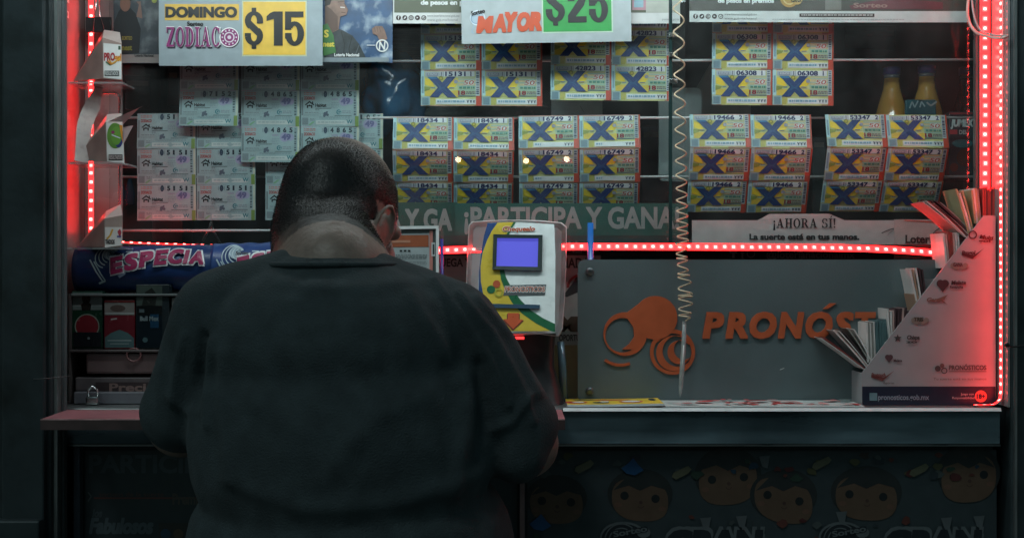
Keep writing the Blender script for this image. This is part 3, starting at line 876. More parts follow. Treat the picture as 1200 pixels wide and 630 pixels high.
for i in range(0):
    s.disc(rnd.uniform(162, 186), rnd.uniform(-30, 60), rnd.uniform(3, 8), rnd.choice((ink('#3d464e'), ink('#6a7074'), ink('#5a6369'))), 1 + i * .01, 10, rnd.uniform(1, 2.6))
s.poly([(133, 64), (134, 26), (139, 14), (143, 9), (153, 10), (159, 16), (165, 34), (163, 62)], ink('#1d2124'), 2)
s.disc(147, 5, 6.2, ink('#7a5547'), 3, 18, 9); s.poly([(140.5, 2), (141, -6), (147, -10), (153.5, -6), (153.6, 2), (151, -3), (143, -3)], ink('#1a1614'), 4)
s.text('SORTEO', 143, 47, 4, ink('#8a7a3a'), 3, width=12, bold=.03); s.text('nest', 143, 59, 6, ink('#77702f'), 3, width=12, bold=.04)
s.poly([(160, 20), (163, 6), (160, 2), (165, 2), (167, 22)], ink('#7a5f56'), 3)
s.disc(181, 1, 3, ink('#9aa04a'), 4)
s.rect(133, 64, 187, 74, ink('#857f7c'), 3); s.text('Loteria Nacional', 158, 66.6, 2.8, ink('#2a2c2e'), 4, width=22, bold=.03)
tag(s.build('portrait_poster'), 'dim campaign poster of a dark-dressed man left of the DOMINGO sign', 'poster', 'campaign posters on the glass')

# green slogan banners behind the price checker
GB1, GB2, GB3 = ink('#1f544c'), ink('#303e3c'), ink('#b7bdb9')
s = Sheet(2.556); s.slab(326, 237, 536, 300, GB2); s.rect(326, 237, 536, 276, ink('#234b42'), 1)
s.text('PARTICIPA Y GA', 360, 269, 23, ink('#8f908d'), 2, width=170, bold=.045)
s.text('CON CARNAVAL', 420, 296, 12, ink('#5f6a68'), 2, width=100, bold=.02)
tag(s.build('slogan_banner'), 'green slogan banner whose cut-off line ends in Y GA', 'banner', 'green slogan banners under the tickets')
s = Sheet(2.550); s.slab(533, 238, 806, 300, GB2); s.rect(533, 238, 806, 276, GB1, 1)
s.text('¡PARTICIPA Y GANA!', 544, 267, 23.5, ink('#888f8d'), 2, width=252, bold=.034)
s.text('CON NAVAL', 582, 296, 13, ink('#6d7674'), 2, width=100, bold=.02)
tag(s.build('slogan_banner'), 'green slogan banner reading ¡PARTICIPA Y GANA! behind the price checker', 'banner', 'green slogan banners under the tickets')
s = Sheet(2.545); s.slab(506, 299, 704, 478, ink('#9ba39f'))
s.text('JUEGA Y APOYA', 462 + 50, 312, 9, ink('#2a3130'), 1, width=76, bold=.03); s.text('JORNADAS', 636, 313.5, 11, ink('#2a3130'), 1, width=60, bold=.03)
s.poly([(660, 346), (672, 330), (676, 322), (690, 322), (690, 368), (678, 368), (678, 342), (664, 348)], ink('#33393a'), 1); s.ring(680, 337, 16, 3, ink('#8c3f3a'), 2, 12, 180, 270)
s.text('MM', 655, 387, 15, ink('#4a3f33'), 1, width=40, bold=.08); s.text('OPORTUNIDAD', 655, 399, 7, ink('#40423f'), 1, width=44, bold=.03)
s.rect(506, 404, 704, 478, ink('#8d8460'), 1)
tag(s.build('draw_poster'), 'grey draw poster with dark lettering standing behind the price checker', 'poster')

# paper strips on the right
s = Sheet(2.548, warp=lambda p: Vector((p.x, p.y + .0016 * math.sin(p.x * 38 + p.z * 20), p.z)))
pw = ink('#b7b4b2')
s.rect(811, 258, 1050, 289, pw, 0, n=8)
s.poly([(888, 258), (902, 250.5), (972, 250.5), (990, 258)], pw, 0)
s.poly([(811, 289), (1050, 289), (1050, 258), (990, 258), (972, 250.5), (902, 250.5), (888, 258), (811, 258)], pw, -1)
s.text('¡AHORA SÍ!', 906, 267, 11, ink('#1c2224'), 3, width=73, serif=True)
s.text('La suerte está en tus manos.', 878, 280.5, 6.4, ink('#1c2224'), 3, width=129, bold=.045)
s.line([(1033, 273), (1042, 269), (1054, 266)], 1.0, ink('#4a4747'), 3); s.line([(1040, 275), (1048, 268)], .8, ink('#8a8785'), 3)
tag(s.build('paper_strip'), 'pale paper strip reading ¡AHORA SÍ! La suerte está en tus manos.', 'paper strip', 'paper strips above the steel plate')
s = Sheet(2.543, warp=lambda p: Vector((p.x, p.y + .0016 * math.sin(p.x * 30), p.z)))
s.slab(1048, 257, 1112, 303, ink('#aea8a4'), n=8)
s.text('Lotería', 1061, 284.5, 9, ink('#2a2222'), 3, width=36, bold=.035); s.text('Nacional', 1056, 298, 9, ink('#2a2222'), 3, width=42, bold=.035)
s.line([(1060, 258), (1111, 261)], 1.1, ink('#c05a4a'), 3)
s.line([(1090, 284), (1094, 272), (1102, 266), (1112, 263)], .9, ink('#3a2c2c'), 3)
tag(s.build('paper_strip'), 'creased paper strip reading Lotería Nacional beside the flyer display', 'paper strip', 'paper strips above the steel plate')
s = Sheet(2.556); s.slab(806, 284, 1135, 330, ink('#2b3031'))
s.rect(858, 291, 861, 302, ink('#8a8f90'), 1); s.rect(855, 294, 864, 297, ink('#8a8f90'), 2)
s.text('f', 868, 302, 10, ink('#8a8f90'), 1, bold=.03); s.ring(880, 297, 5, 1.2, ink('#8a8f90'), 1)
s.text('@loterianacionalmx', 898, 302, 8, ink('#6f7577'), 1, width=104, bold=.02)
tag(s.build('social_media_strip'), 'dark strip with faint social media handle tucked behind the LED strip', 'paper strip')

# ------------------------------------------------------------------ steel plate with PRONOSTICOS
YP = 2.472
plate_m = mat('satin_plate', (0.155, 0.20, 0.21), rough=0.33, metal=0.35, var=0.14, scale=10, bump=0.05, bscale=300, stain='#3c4340', stscale=5, stamt=0.35)
ORG = mat('orange_relief', lin('#b85b38'), rough=0.4, var=0.12, scale=40)
m = MB()
def rr(x0, y0, x1, y1, r, n=6):
    out = []
    for cx, cy, a0 in ((x1 - r, y0 + r, -90), (x1 - r, y1 - r, 0), (x0 + r, y1 - r, 90), (x0 + r, y0 + r, 180)):
        for i in range(n + 1):
            a = math.radians(a0 + 90 * i / n); out.append((cx + r * math.cos(a), cy + r * math.sin(a)))
    return out
ol = [(P(x, y, YP).x, P(x, y, YP).z) for x, y in rr(677, 304, 1150, 470.2, 8)]
ol = [(x, max(z, CT + .0015)) for x, z in ol]
m.prism(ol, YP, YP + .006, plate_m, CHROME)
plate = m.build('steel_plate')
tag(plate, 'grey green steel plate on the counter with orange PRONÓSTICOS lettering', 'plate')
def relief(name, fn, t=0.003):
    s = Sheet(YP - .0004, step=t); fn(s)
    n0 = len(s.v); vs = [p + Vector((0, t, 0)) for p in s.v]
    # side walls: outline edges only
    cnt = {}
    for f in s.f:
        for i in range(len(f)):
            e = (f[i], f[(i + 1) % len(f)]); k = tuple(sorted(e)); cnt.setdefault(k, []).append(e)
    s.v += vs
    for k, es in cnt.items():
        if len(es) == 1:
            a, b = es[0]; s.f.append((b, a, a + n0, b + n0)); s.mi.append(0); s.smooth.append(False)
    return s.build(name, plate)
def letters(s):
    x = 823
    for ch, wd in zip('PRONOSTICOS', (27, 28, 33.5, 32, 33.5, 24.5, 26, 10, 29, 33.5, 24.5)):
        s.text(ch, x, 394.6, 27.5, ORG, 1, width=wd - 1.5, bold=.05, shear=.16)
        if x > 930 and x < 950 and ch == 'O':
            s.poly([(964, 362), (972, 355), (980, 355), (969, 362)], ORG, 1)
        x += wd
relief('lettering', letters)
def logo(s):
    def ring2(x1, y1, r1, x2, y2, r2, L, n=44, a0=0, a1=360):
        for k in range(n):
            a, b = math.radians(a0 + (a1 - a0) * k / n), math.radians(a0 + (a1 - a0) * (k + 1) / n)
            s.poly([(x1 + r1 * math.cos(a), y1 + r1 * math.sin(a)), (x1 + r1 * math.cos(b), y1 + r1 * math.sin(b)), (x2 + r2 * math.cos(b), y2 + r2 * math.sin(b)), (x2 + r2 * math.cos(a), y2 + r2 * math.sin(a))], ORG, L)
    s.disc(768, 372, 25.5, ORG, 1, 44)
    ring2(732.5, 391, 25.5, 729.5, 392.5, 20.2, .8)
    s.poly([(748, 356), (736, 365), (727, 369), (736, 374), (742, 383), (743, 394), (738, 402), (729, 409), (742, 409), (752, 402), (758, 394), (764, 390)], ORG, .9)
    ring2(788, 412, 26.5, 788, 412.4, 22.2, .85)
    ring2(789.5, 413.5, 20.6, 794.5, 411, 18.2, .95, 36, 40, 330)
    ring2(796, 412.5, 13.8, 801.5, 409, 12.0, .75, 30, 50, 320)
    s.poly([(768, 394), (790, 386), (784, 390), (776, 397), (768, 402)], ORG, .7)
    s.ring(727, 398, 31, 3.2, ORG, .9, 16, 68, 128)
relief('emblem', logo)
for k, (bx, by) in enumerate(((691, 318), (691, 458))):
    b = MB(); q = P(bx, by, YP); b.lathe([(.0, -.006), (.0055, -.006), (.0072, -.003), (.0072, -.0006)], (q.x, YP, q.z), mat('bolt_steel', (0.16, 0.18, 0.19), rough=0.35, metal=0.8), 16, 'y')
    b.build('bolt', plate)
WS_ = ink('#c9cfcf')
for pl_ in ([(899, 391), (903, 388)], [(914, 433), (919, 431)]):
    s = Sheet(YP - .0008); s.line(pl_, .9, WS_, 0); s.build('scuff_mark', plate)
m = MB(); m.tube([P(692, 261, 2.495), P(692, 478, 2.495)], .0052, mat('blue_tube', (0.02, 0.16, 0.55), rough=0.25, spec=0.7), 14)
tag(m.build('blue_tube'), 'blue plastic tube standing upright behind the corner of the steel plate', 'tube')

# ------------------------------------------------------------------ price checker (self-service terminal)
YC = 2.40
term = empty('price_checker', (P(606, 0, 2.45).x, 2.45, CT), 'white and blue ticket checking terminal with lit violet screen on black stand', 'ticket checker')
def tp(x, y, Y=YC):
    """slightly turned and leaning: its right side nearer, its top leaning back"""
    q = P(x, y, Y)
    q.y += (325 - y) * 0.00046 - (x - 605) * 0.00012
    return q
shell_m = glass_mat('milky_housing', (0.8, 0.82, 0.83), 1.6, 0.08, 0.8)
white_pl = mat('white_plastic', (0.62, 0.66, 0.66), rough=0.3, var=0.08, coat=0.3)
def ring_loft(rings, m, mb):
    vs, fs = [], []
    n = len(rings[0])
    for r in rings: vs += r
    for i in range(len(rings) - 1):
        for k in range(n):
            fs.append((i * n + k, i * n + (k + 1) % n, (i + 1) * n + (k + 1) % n, (i + 1) * n + k))
    mb.raw(vs, fs, m, True)
    return len(rings)
def tshape(grow, dy):
    base = [(556, 258.5), (580, 257), (606, 256.5), (632, 257.5), (655, 260), (660.5, 265), (660, 300), (658, 345), (655, 384), (651, 393), (630, 390.5), (604, 391.5), (580, 390), (556, 385), (549.5, 378), (550, 340), (551, 300), (552.5, 263)]
    base = [(606 + (x - 606) * 1.075, y) for x, y in base]
    c = (605, 324)
    return [tp(c[0] + (x - c[0]) * grow, c[1] + (y - c[1]) * grow, YC + dy) for x, y in base]
m = MB()
ring_loft([tshape(.985, -.004), tshape(1.0, 0), tshape(1.0, .012), tshape(1.0, .07), tshape(.9, .088)], shell_m, m)
m.raw(tshape(.9, .088), [tuple(range(18))[::-1]], white_pl)
m.build('housing', term)
s = Sheet(0, to=lambda x, y, L: tp(x, y, YC - .001) + Vector((0, -L * .0005, 0)))
FW = ink('#eef5f4', .3)
face = [(571, 260), (605, 258.5), (650, 261.5), (651, 300), (649.5, 388), (625, 386.5), (600, 388), (585, 387), (571, 381), (561, 374), (560.5, 330), (563, 300), (566, 280)]
s.raw([s.p(x, y, -1) + Vector((0, .004, 0)) for x, y in face], [tuple(range(len(face)))], FW)
s.raw([s.p(x, y, 0) for x, y in face], [tuple(range(len(face)))[::-1]], FW)
NB, NY, NG = ink('#23467f', .3), ink('#d9bd3e', .3), ink('#17653e', .3)
by = [(583, 260), (576, 270), (570.5, 281), (565.5, 295), (563, 312), (563.5, 330), (566, 343), (573, 359), (584, 377), (592, 386)]
left = [(571, 260.5), (567, 275), (563.4, 296), (561.2, 318), (560.8, 345), (561, 373), (571, 380.5), (585, 386.6)]
s.poly(left[:1] + left[1:] + by[::-1], NB, 1)
yg = [(602, 259.3), (596, 269), (590.5, 281), (586.5, 295), (585, 312), (587, 327), (592, 340), (600, 354), (612, 367), (628, 378), (645, 386.5)]
s.poly(by + [(600, 387)] + [(645, 386.5)] + yg[::-1][1:], NY, 1.2)
yo = [(604.5, 259.4), (598.8, 269), (593.6, 281), (590, 295), (589.6, 312), (593, 325), (600, 338), (610, 351), (622, 363), (636, 372), (649.8, 378.5), (649.6, 387.5)]
for a in range(len(yg) - 1):
    s.poly([yg[a], yo[a], yo[a + 1], yg[a + 1]], NG, 2)
s.poly([yg[-1], yo[-2], yo[-1]], NG, 2)
s.text('Chequealo', 588.5, 270.3, 5.4, WHITE, 3, width=39, bold=.09, shear=.2); s.text('Chequealo', 589, 270, 5.0, ink('#c4552c', .3), 4, width=38, bold=.03, shear=.2)
s.rect(570, 329, 641, 346.5, ink('#dfe3df'), 0.5) if False else None
s.disc(575.5, 339, 5, NG, 3, 18, 4.6); s.disc(582, 332.5, 4.4, ink('#b5512c', .3), 4, 18); s.ring(584.5, 342.5, 5, 1.6, ink('#a8a83a', .3), 5)
s.poly([(590, 346), (592, 334), (640, 333), (638.5, 345)], ink('#4f5558'), 2.6)
s.text('PRONOSTICOS', 591, 341.8, 6.2, WHITE, 3.5, width=48, bold=.08, shear=.1); s.text('PRONOSTICOS', 591.4, 341.4, 5.6, ink('#b5512c', .3), 4.5, width=47, bold=.02, shear=.1)
s.poly([(594, 367), (594, 374), (588.5, 374), (601, 386.4), (614, 374.5), (609, 374.5), (609, 367)], ink('#7d3322'), 3); s.poly([(595, 366), (595, 373), (590, 373), (601.5, 384.5), (613, 373.5), (608, 373.5), (608, 366)], ink('#cf5a30', .3), 4)
s.build('face_plate', term)
m = MB()
bez = mat('bezel_dark', (0.02, 0.035, 0.035), rough=0.35)
def q(x, y, d): return tp(x, y, YC - .001) + Vector((0, -d, 0))
o_, i_ = [(578, 274), (636, 275), (635, 317), (577, 315.5)], [(582.5, 278.5), (631, 279), (630, 312.5), (581.5, 311.5)]
m.raw([q(x, y, .001) for x, y in o_] + [q(x, y, .007) for x, y in o_] + [q(x, y, .0065) for x, y in i_] + [q(x, y, .0018) for x, y in i_],
      [(a, (a + 1) % 4, 4 + (a + 1) % 4, 4 + a) for a in range(4)] + [(4 + a, 4 + (a + 1) % 4, 8 + (a + 1) % 4, 8 + a) for a in range(4)] + [(8 + a, 8 + (a + 1) % 4, 12 + (a + 1) % 4, 12 + a) for a in range(4)], bez)
fr = m.build('bezel', term)
m = MB(); m.raw([q(x, y, .002) for x, y in i_], [(0, 3, 2, 1)], emis('lit_screen', (0.082, 0.084, 0.56), 0.9)); m.build('screen', fr)
m = MB(); m.raw([q(x, y, d) for d in (.0012, .005) for x, y in ((576, 355.5), (632.5, 356.5), (632, 361), (576, 360))],
                [(0, 1, 5, 4), (1, 2, 6, 5), (2, 3, 7, 6), (3, 0, 4, 7), (4, 5, 6, 7)], mat('slot_blue', (0.03, 0.075, 0.13), rough=0.3)); m.build('card_slot', term)
m = MB(); a, b = tp(593, 393.5, YC + .002), tp(614, 394, YC + .002)
m.box((a.x, a.y, a.z - .004), (b.x, a.y + .01, a.z), emis('scan_light', (1, .03, .03), 3.0)); m.build('scan_light', term)
# black curved stand
m = MB()
rings = []
for (y, xl, xr, y0, y1) in ((390, 582, 652, 2.41, 2.48), (410, 590, 650, 2.415, 2.48), (430, 596, 650, 2.42, 2.485), (450, 594, 656, 2.41, 2.49), (466, 590, 660, 2.40, 2.50), (478.5, 588, 662, 2.395, 2.505)):
    z = max(P(0, y, 2.43).z, CT + .001); x0, x1 = P(xl, 0, 2.43).x, P(xr, 0, 2.43).x
    r = []
    for i in range(24):
        a = 2 * math.pi * i / 24; c, sn = math.cos(a), math.sin(a)
        r.append(Vector(((x0 + x1) / 2 + (x1 - x0) / 2 * math.copysign(abs(c) ** .6, c), (y0 + y1) / 2 + (y1 - y0) / 2 * math.copysign(abs(sn) ** .6, sn), z)))
    rings.append(r)
ring_loft(rings, BLACKPL, m); m.raw(rings[-1], [tuple(range(24))], BLACKPL)
m.build('stand', term)
m = MB(); m.tube([P(657, 400, 2.47), P(659, 430, 2.47), P(661, 477, 2.47)], [.006, .007, .008], mat('blue_grey_highlight', (0.12, 0.19, 0.24), rough=0.25, metal=0.3), 12); m.build('edge_highlight', term)  # bluish highlight on the stand's right edge, built as a thin tube

# ------------------------------------------------------------------ leaflet stand behind the man's shoulder
ls = empty('leaflet_stand', (P(480, 0, 2.45).x, 2.45, CT), "clear leaflet stand with an orange headed form beside the man's neck", 'leaflet stand')
def lp(x, y, L=0):
    qq = P(x, y, 2.44); qq.y += (515 - x) * .0006 - L * .0006; return qq
s = Sheet(0, to=lp)
wf = mat('holder_white_edge', (0.75, 0.78, 0.78), rough=0.25, var=0.06)
for x0, y0, x1, y1 in ((440, 264.5, 514, 268), (511, 268, 514.5, 330), (440, 268, 443, 330)):
    m0 = Sheet(0, to=lp)
    for L in (0, 12):
        s.rect(x0, y0, x1, y1, wf, L)
    for a, b in (((x0, y0), (x1, y0)), ((x1, y0), (x1, y1)), ((x1, y1), (x0, y1)), ((x0, y1), (x0, y0))):
        s.raw([lp(*a, 0), lp(*b, 0), lp(*b, 12), lp(*a, 12)], [(0, 1, 2, 3)], wf)
s.build('frame', ls)
s = Sheet(0, to=lp)
s.rect(443, 268, 511, 330, ink('#4b5554'), 1)
s.rect(445, 273, 503, 325, ink('#aab6b8'), 2)
s.rect(446, 275, 502, 289, ink('#a45a3a'), 3); s.rect(450, 281, 480, 284, ink('#c08a70'), 4)
for xx in (467, 472, 477): s.rect(xx, 292.6, xx + 3, 294.6, BLACK, 4)
s.greek(462, 298, 500, 304, ink('#6c7678'), 4, 3, .5, 3); s.greek(462, 306, 500, 310, ink('#8a9496'), 4, 2, .5, 5)
s.rect(503, 270, 507, 325, ink('#c9847a'), 3); s.rect(505.5, 284, 510, 300, ink('#cfd5d4'), 5); s.rect(507, 286, 509, 298, ink('#3a4648'), 6)
s.build('form', ls)
m = MB(); a = P(478, 0, 2.47).x; m.box((a - .012, 2.475, CT + .011), (a + .012, 2.481, P(0, 300, 2.47).z), BLACKPL); m.build('upright', ls)
m = MB(); m.box((a - .05, 2.43, CT + .001), (a + .05, 2.51, CT + .01), BLACKPL, .003); m.build('foot', ls)
m = MB(); m.tube([P(517.5, 280, 2.455), P(519, 478, 2.455)], .003, mat('blue_ball_pen', (0.03, 0.05, 0.35), rough=0.3), 8); tag(m.build('blue_rod'), 'thin dark blue rod standing at the edge of the leaflet stand', 'rod')

# ------------------------------------------------------------------ pen on a coiled cord
cordm = mat('cream_cord', (0.62, 0.52, 0.36), rough=0.35, var=0.15, scale=60)
pts, ph, y = [], 0.4, -60.0
YK = 2.44
def axis(y):
    t = max(0, min(1, (y + 60) / 440))
    return 794.5 + 8.0 * t ** 1.4 + (1.6 * math.sin(y / 17) if y > 285 else 0)
while y < 376:
    pitch = 29 - 12 * max(0, min(1, y / 190)) if y < 200 else (17 - 8 * min(1, (y - 200) / 70) if y < 300 else 8.5 - 1.6 * math.sin(y / 6.0))
    rad = 6.2 if y < 285 else 7.0 + 1.2 * math.sin(y / 13.0)
    a = axis(y)
    c = P(a, y + (2.5 * math.sin(ph * .37) if y > 290 else 0), YK)
    pts.append(c + Vector((math.cos(ph) * rad, math.sin(ph) * rad * .9, 0)) * (YK / F))
    dph = 2 * math.pi / 14
    ph += dph; y += pitch / 14
pts.append(P(801, 378, YK))
m = MB(); m.tube(pts, .0014, cordm, 6)
cord = m.build('pen_cord')
tag(cord, 'cream coiled cord with a clear pen hanging in front of the steel plate', 'pen cord')
m = MB(); clearpen = mat('smoky_pen_barrel', (0.33, 0.36, 0.36), rough=0.2, var=0.3, scale=60)
m.tube([P(802, 376, YK), P(801.5, 400, YK), P(799.5, 430, YK), P(798, 452, YK), P(797.3, 460, YK), P(797, 465, YK)], [.0034, .0042, .0042, .0038, .0025, .0008], clearpen, 10)
m.tube([P(801.2, 404, YK - .003), P(798.6, 446, YK - .003)], .0016, mat('pen_refill', (0.55, 0.56, 0.54), rough=0.3), 6)
m.build('pen', cord)

# ------------------------------------------------------------------ magazines and flyers lying on the counter
def flat_paper(name, x0, x1, y0, y1, z, base, deco, label, cat, t=.002, rot=0.0, lift=0.0):
    m = MB()
    cx, cy = (x0 + x1) / 2, (y0 + y1) / 2
    c, sn = math.cos(rot), math.sin(rot)
    def T(x, y, dz):
        dx, dy = x - cx, y - cy
        u = (x - x0) / (x1 - x0)
        return Vector((cx + dx * c - dy * sn, cy + dx * sn + dy * c, z + dz + lift * u * u))
    n = 12
    top = [T(x0 + (x1 - x0) * i / n, yy, t) for i in range(n + 1) for yy in (y0, y1)]
    bot = [T(x0 + (x1 - x0) * i / n, yy, 0) for i in range(n + 1) for yy in (y0, y1)]
    N = len(top)
    fs = [(2 * i, 2 * i + 2, 2 * i + 3, 2 * i + 1) for i in range(n)]
    m.raw(top, fs, base)
    m.raw(top + bot, [(N + 2 * i, N + 2 * i + 2, 2 * i + 2, 2 * i) for i in range(n)] + [(2 * i + 1, 2 * i + 3, N + 2 * i + 3, N + 2 * i + 1) for i in range(n)] + [(0, 1, N + 1, N), (N - 1, N - 2, 2 * N - 2, 2 * N - 1)], WHITE)
    for (u, v, ru, rv, mm, k) in deco:
        pts = [T(x0 + (x1 - x0) * (u + ru * math.cos(2 * math.pi * i / 14)), y0 + (y1 - y0) * (v + rv * math.sin(2 * math.pi * i / 14)), t + .0004 * k) for i in range(14)]
        m.raw(pts, [tuple(range(14))], mm)
    return tag(m.build(name), label, cat)
MY, MR, MBk, MG = ink('#e2c23a'), ink('#c23a3a'), ink('#23303a'), ink('#7a8f3a')
xl, xr_ = P(664, 0, 2.40).x, P(775, 0, 2.40).x
flat_paper('magazine', xl, xr_, 2.362, 2.462, CT + .0012, MY,
           [(.1, .35, .12, .18, MR, 1), (.12, .35, .07, .1, WHITE, 2), (.36, .3, .09, .14, MBk, 1), (.4, .4, .05, .1, WHITE, 2), (.68, .4, .13, .2, MR, 1), (.68, .4, .1, .13, WHITE, 2), (.5, .75, .2, .08, MR, 1), (.92, .7, .04, .2, MBk, 1), (.2, .8, .12, .08, MBk, 1)],
           'yellow result magazine lying on the counter under the steel plate', 'magazine', t=.004, lift=.002)
xl, xr_ = P(777, 0, 2.40).x, P(1006, 0, 2.40).x
rnd = random.Random(11)
flat_paper('flyer', xl, xr_, 2.358, 2.464, CT + .0012, ink('#c3cac8'), [(rnd.uniform(.03, .97), rnd.uniform(.15, .85), rnd.uniform(.012, .05), rnd.uniform(.03, .12), rnd.choice((MR, MR, ink('#d99a98'), ink('#8fa0a0'))), 1 + i * .2) for i in range(46)],
           'long white flyer with red print lying along the counter edge', 'flyer', t=.0018)
xl, xr_ = P(652, 0, 2.36).x, P(668, 0, 2.36).x

# ------------------------------------------------------------------ flyer display on the right
YD0, YD1 = 2.40, 2.50
disp = empty('flyer_display', (P(1090, 0, 2.45).x, 2.45, CT), 'white cardboard flyer display with sloping side and navy base, glowing red', 'flyer display')
card = mat('white_card', (0.34, 0.33, 0.34), rough=0.45, var=0.08, scale=20)
def side(Y, m_):
    out = [(1010, 479.5), (1010, 437), (1153, 252.5), (1167, 252.5), (1167, 479.5)]
    o = []
    for x, y in out:
        q_ = P(x, y, YD0); o.append((q_.x, max(q_.z, CT + .001)))
    mb = MB(); mb.prism(o, Y, Y + .003, m_); return mb
side(YD1 - .003, card).build('side_panel', disp)
sp = side(YD0, card).build('side_panel', disp)
s = Sheet(YD0 - .0006, step=.0004)
s.rect(1010.5, 452.5, 1166.8, 474.4, ink('#1d2538'), 0); s.build('base_band', sp)
s = Sheet(YD0 - .0008, step=.0004)
GK, GK2 = ink('#4a4444'), ink('#6a5350')
s.rect(1019, 460, 1028, 469, ink('#6d8c94'), 1); s.text('pronosticos.gob.mx', 1029, 468, 6.0, ink('#8d93a0'), 1, width=60, bold=.02)
s.disc(1149.5, 464, 7, ink('#d96a5c'), 1); s.text('18+', 1144.4, 466.4, 5, ink('#1d2538'), 2, width=10, bold=.05)
s.text('Juego con', 1126, 462.6, 2.6, ink('#b9b3b3'), 1, width=15); s.text('Responsabilidad', 1116, 467, 2.6, ink('#b9b3b3'), 1, width=26)
s.disc(1099, 431.5, 3.4, GK, 1); s.disc(1104, 428, 2.6, GK2, 1.3); s.ring(1106.5, 434, 3.6, 1.1, GK, 1.6); s.text('PRONÓSTICOS', 1112, 433, 5.2, GK, 1, width=44, bold=.03)
s.rect(1112, 434.6, 1156, 435.3, GK, 1); s.text('Tu suerte está en tus manos', 1094, 445, 2.8, GK2, 1, width=62)
def mark(x, y, w, txt, col, deco='heart', rot=0):
    if deco == 'heart':
        s.disc(x, y, w * .16, col, 1, 12); s.disc(x + w * .2, y, w * .16, col, 1.2, 12); s.poly([(x - w * .15, y + w * .04), (x + w * .1, y + w * .36), (x + w * .35, y + w * .04)], col, 1.4)
    elif deco == 'swoosh':
        s.poly([(x, y + 2), (x + w * .5, y + 6), (x + w, y - 6), (x + w * .55, y + 2), (x, y - 1)], col, 1)
    elif deco == 'star':
        s.poly([(x + w * .1 * (1.0 if i % 2 == 0 else .45) * math.sin(math.pi * i / 5) * 2, y - w * .1 * (1.0 if i % 2 == 0 else .45) * math.cos(math.pi * i / 5) * 2) for i in range(10)], col, 1)
    elif deco == 'cloud':
        for k in range(5): s.disc(x + w * .2 * k, y + (k % 2) * 2, w * .18, ink('#8a7d74'), 1 + .1 * k, 12)
    elif deco == 'ball':
        s.ring(x + 4, y - 3, 5, 1.4, col, 1)
    s.text(txt[0], x + (w * .45 if deco in ('heart', 'ball', 'star') else 0), y + 1, 4.2, col, 2, width=w * .62, bold=.05, shear=.15, rot=rot)
    if len(txt) > 1:
        s.text(txt[1], x + w * .4, y + 5.6, 3.0, col, 2, width=w * .55, bold=.04)
mark(1136, 278, 26, ('Multi', 'gol'), ink('#55282c'), 'ball', 8)
mark(1127, 297, 26, ('Progol',), ink('#4f2a2e'), 'swoosh')
mark(1117, 311, 18, ('GANA',), ink('#6a4245'), 'cloud')
mark(1102, 332, 28, ('Melate', 'Revancha'), ink('#4a3236'), 'heart')
mark(1086, 352, 26, ('Gana', ), ink('#7a5a50'), 'none'); s.poly([(1098, 350), (1111, 345), (1105, 352), (1111, 357)], ink('#7a5a50'), 1)
mark(1071, 375, 18, ('TRIS',), ink('#4a4238'), 'cloud')
mark(1052, 396, 24, ('Chispa', 'zo'), ink('#4a4444'), 'star')
mark(1040, 418, 18, ('', 'Melate'), ink('#5a4044'), 'heart')
mark(1021, 440, 27, ('Protouch',), ink('#7a3f3c'), 'swoosh'); s.text('deportes', 1035, 449.6, 2.6, GK, 1, width=13)
s.build('print', sp)
m = MB(); q_ = P(1167, 252.5, YD0); m.box((q_.x - .003, YD0 + .0035, CT + .001), (q_.x, YD1 - .0035, q_.z), card)
m.build('end_panel', disp); m = MB()
q0, q1 = P(1010, 437, YD0), P(1010, 479, YD0); m.box((q0.x, YD0 + .0035, CT + .001), (q0.x + .003, YD1 - .0035, q0.z), card); m.build('end_panel', disp)
m = MB()
for (dx, dy) in ((1040, 398), (1069, 361), (1097, 324), (1124, 290)):
    qq = P(dx, dy, YD0); m.box((qq.x, YD0 + .0035, CT + .03), (qq.x + .0015, YD1 - .0035, qq.z - .004), card)
m.build('divider', disp)
LC = {k: ink(v) for k, v in dict(w='#d6d0cd', p='#c3a09a', r='#9c4640', t='#587275', y='#a89c78', o='#ad8a74', g='#8c8a84', d='#4a3438').items()}
def bundle(base, top, thick, cols, label, bend=4.0, fan=2.0, y0=2.412, y1=2.485, facing=None):
    """a wad of leaflets seen edge-on: base and top in px, thick in px at the base"""
    m = MB(); n = len(cols); rnd = random.Random(int(base[0] * 7 + top[1]))
    for i, c in enumerate(cols):
        u = (i - (n - 1) / 2) / max(1, n)
        bx, by_ = base[0] + u * thick, base[1]
        tx, ty = top[0] + u * thick * fan + rnd.uniform(-.6, .6), top[1] + rnd.uniform(-2.5, 2.5)
        pl = []
        for k in range(9):
            t = k / 8
            pl.append((bx + (tx - bx) * t + bend * math.sin(t * math.pi * .5) * t * t * (1 if u >= 0 else 1), by_ + (ty - by_) * t))
        hw = thick / n * .42
        vs, fs = [], []
        for j, (x, y) in enumerate(pl):
            a = P(x - hw, y, 2.42); b = P(x + hw, y, 2.42)
            jy = rnd.uniform(-.0003, .0003)
            vs += [(a.x, y0 + jy + i * .0006, a.z), (b.x, y0 + jy + i * .0006, b.z), (b.x, y1, b.z), (a.x, y1, a.z)]
        for j in range(len(pl) - 1):
            for k in range(4):
                fs.append((j * 4 + k, j * 4 + (k + 1) % 4, j * 4 + 4 + (k + 1) % 4, j * 4 + 4 + k))
        fs += [(3, 2, 1, 0), tuple(len(vs) - 4 + k for k in range(4))]
        m.raw(vs, fs, LC[c])
    o = m.build('leaflet_bundle')
    return tag(o, label, 'leaflets', 'leaflet bundles in the flyer display')
bundle((1013, 432), (968, 396), 5, 'wrd', 'lowest flyer bundle, drooping far left out of the display', bend=-3, fan=2)
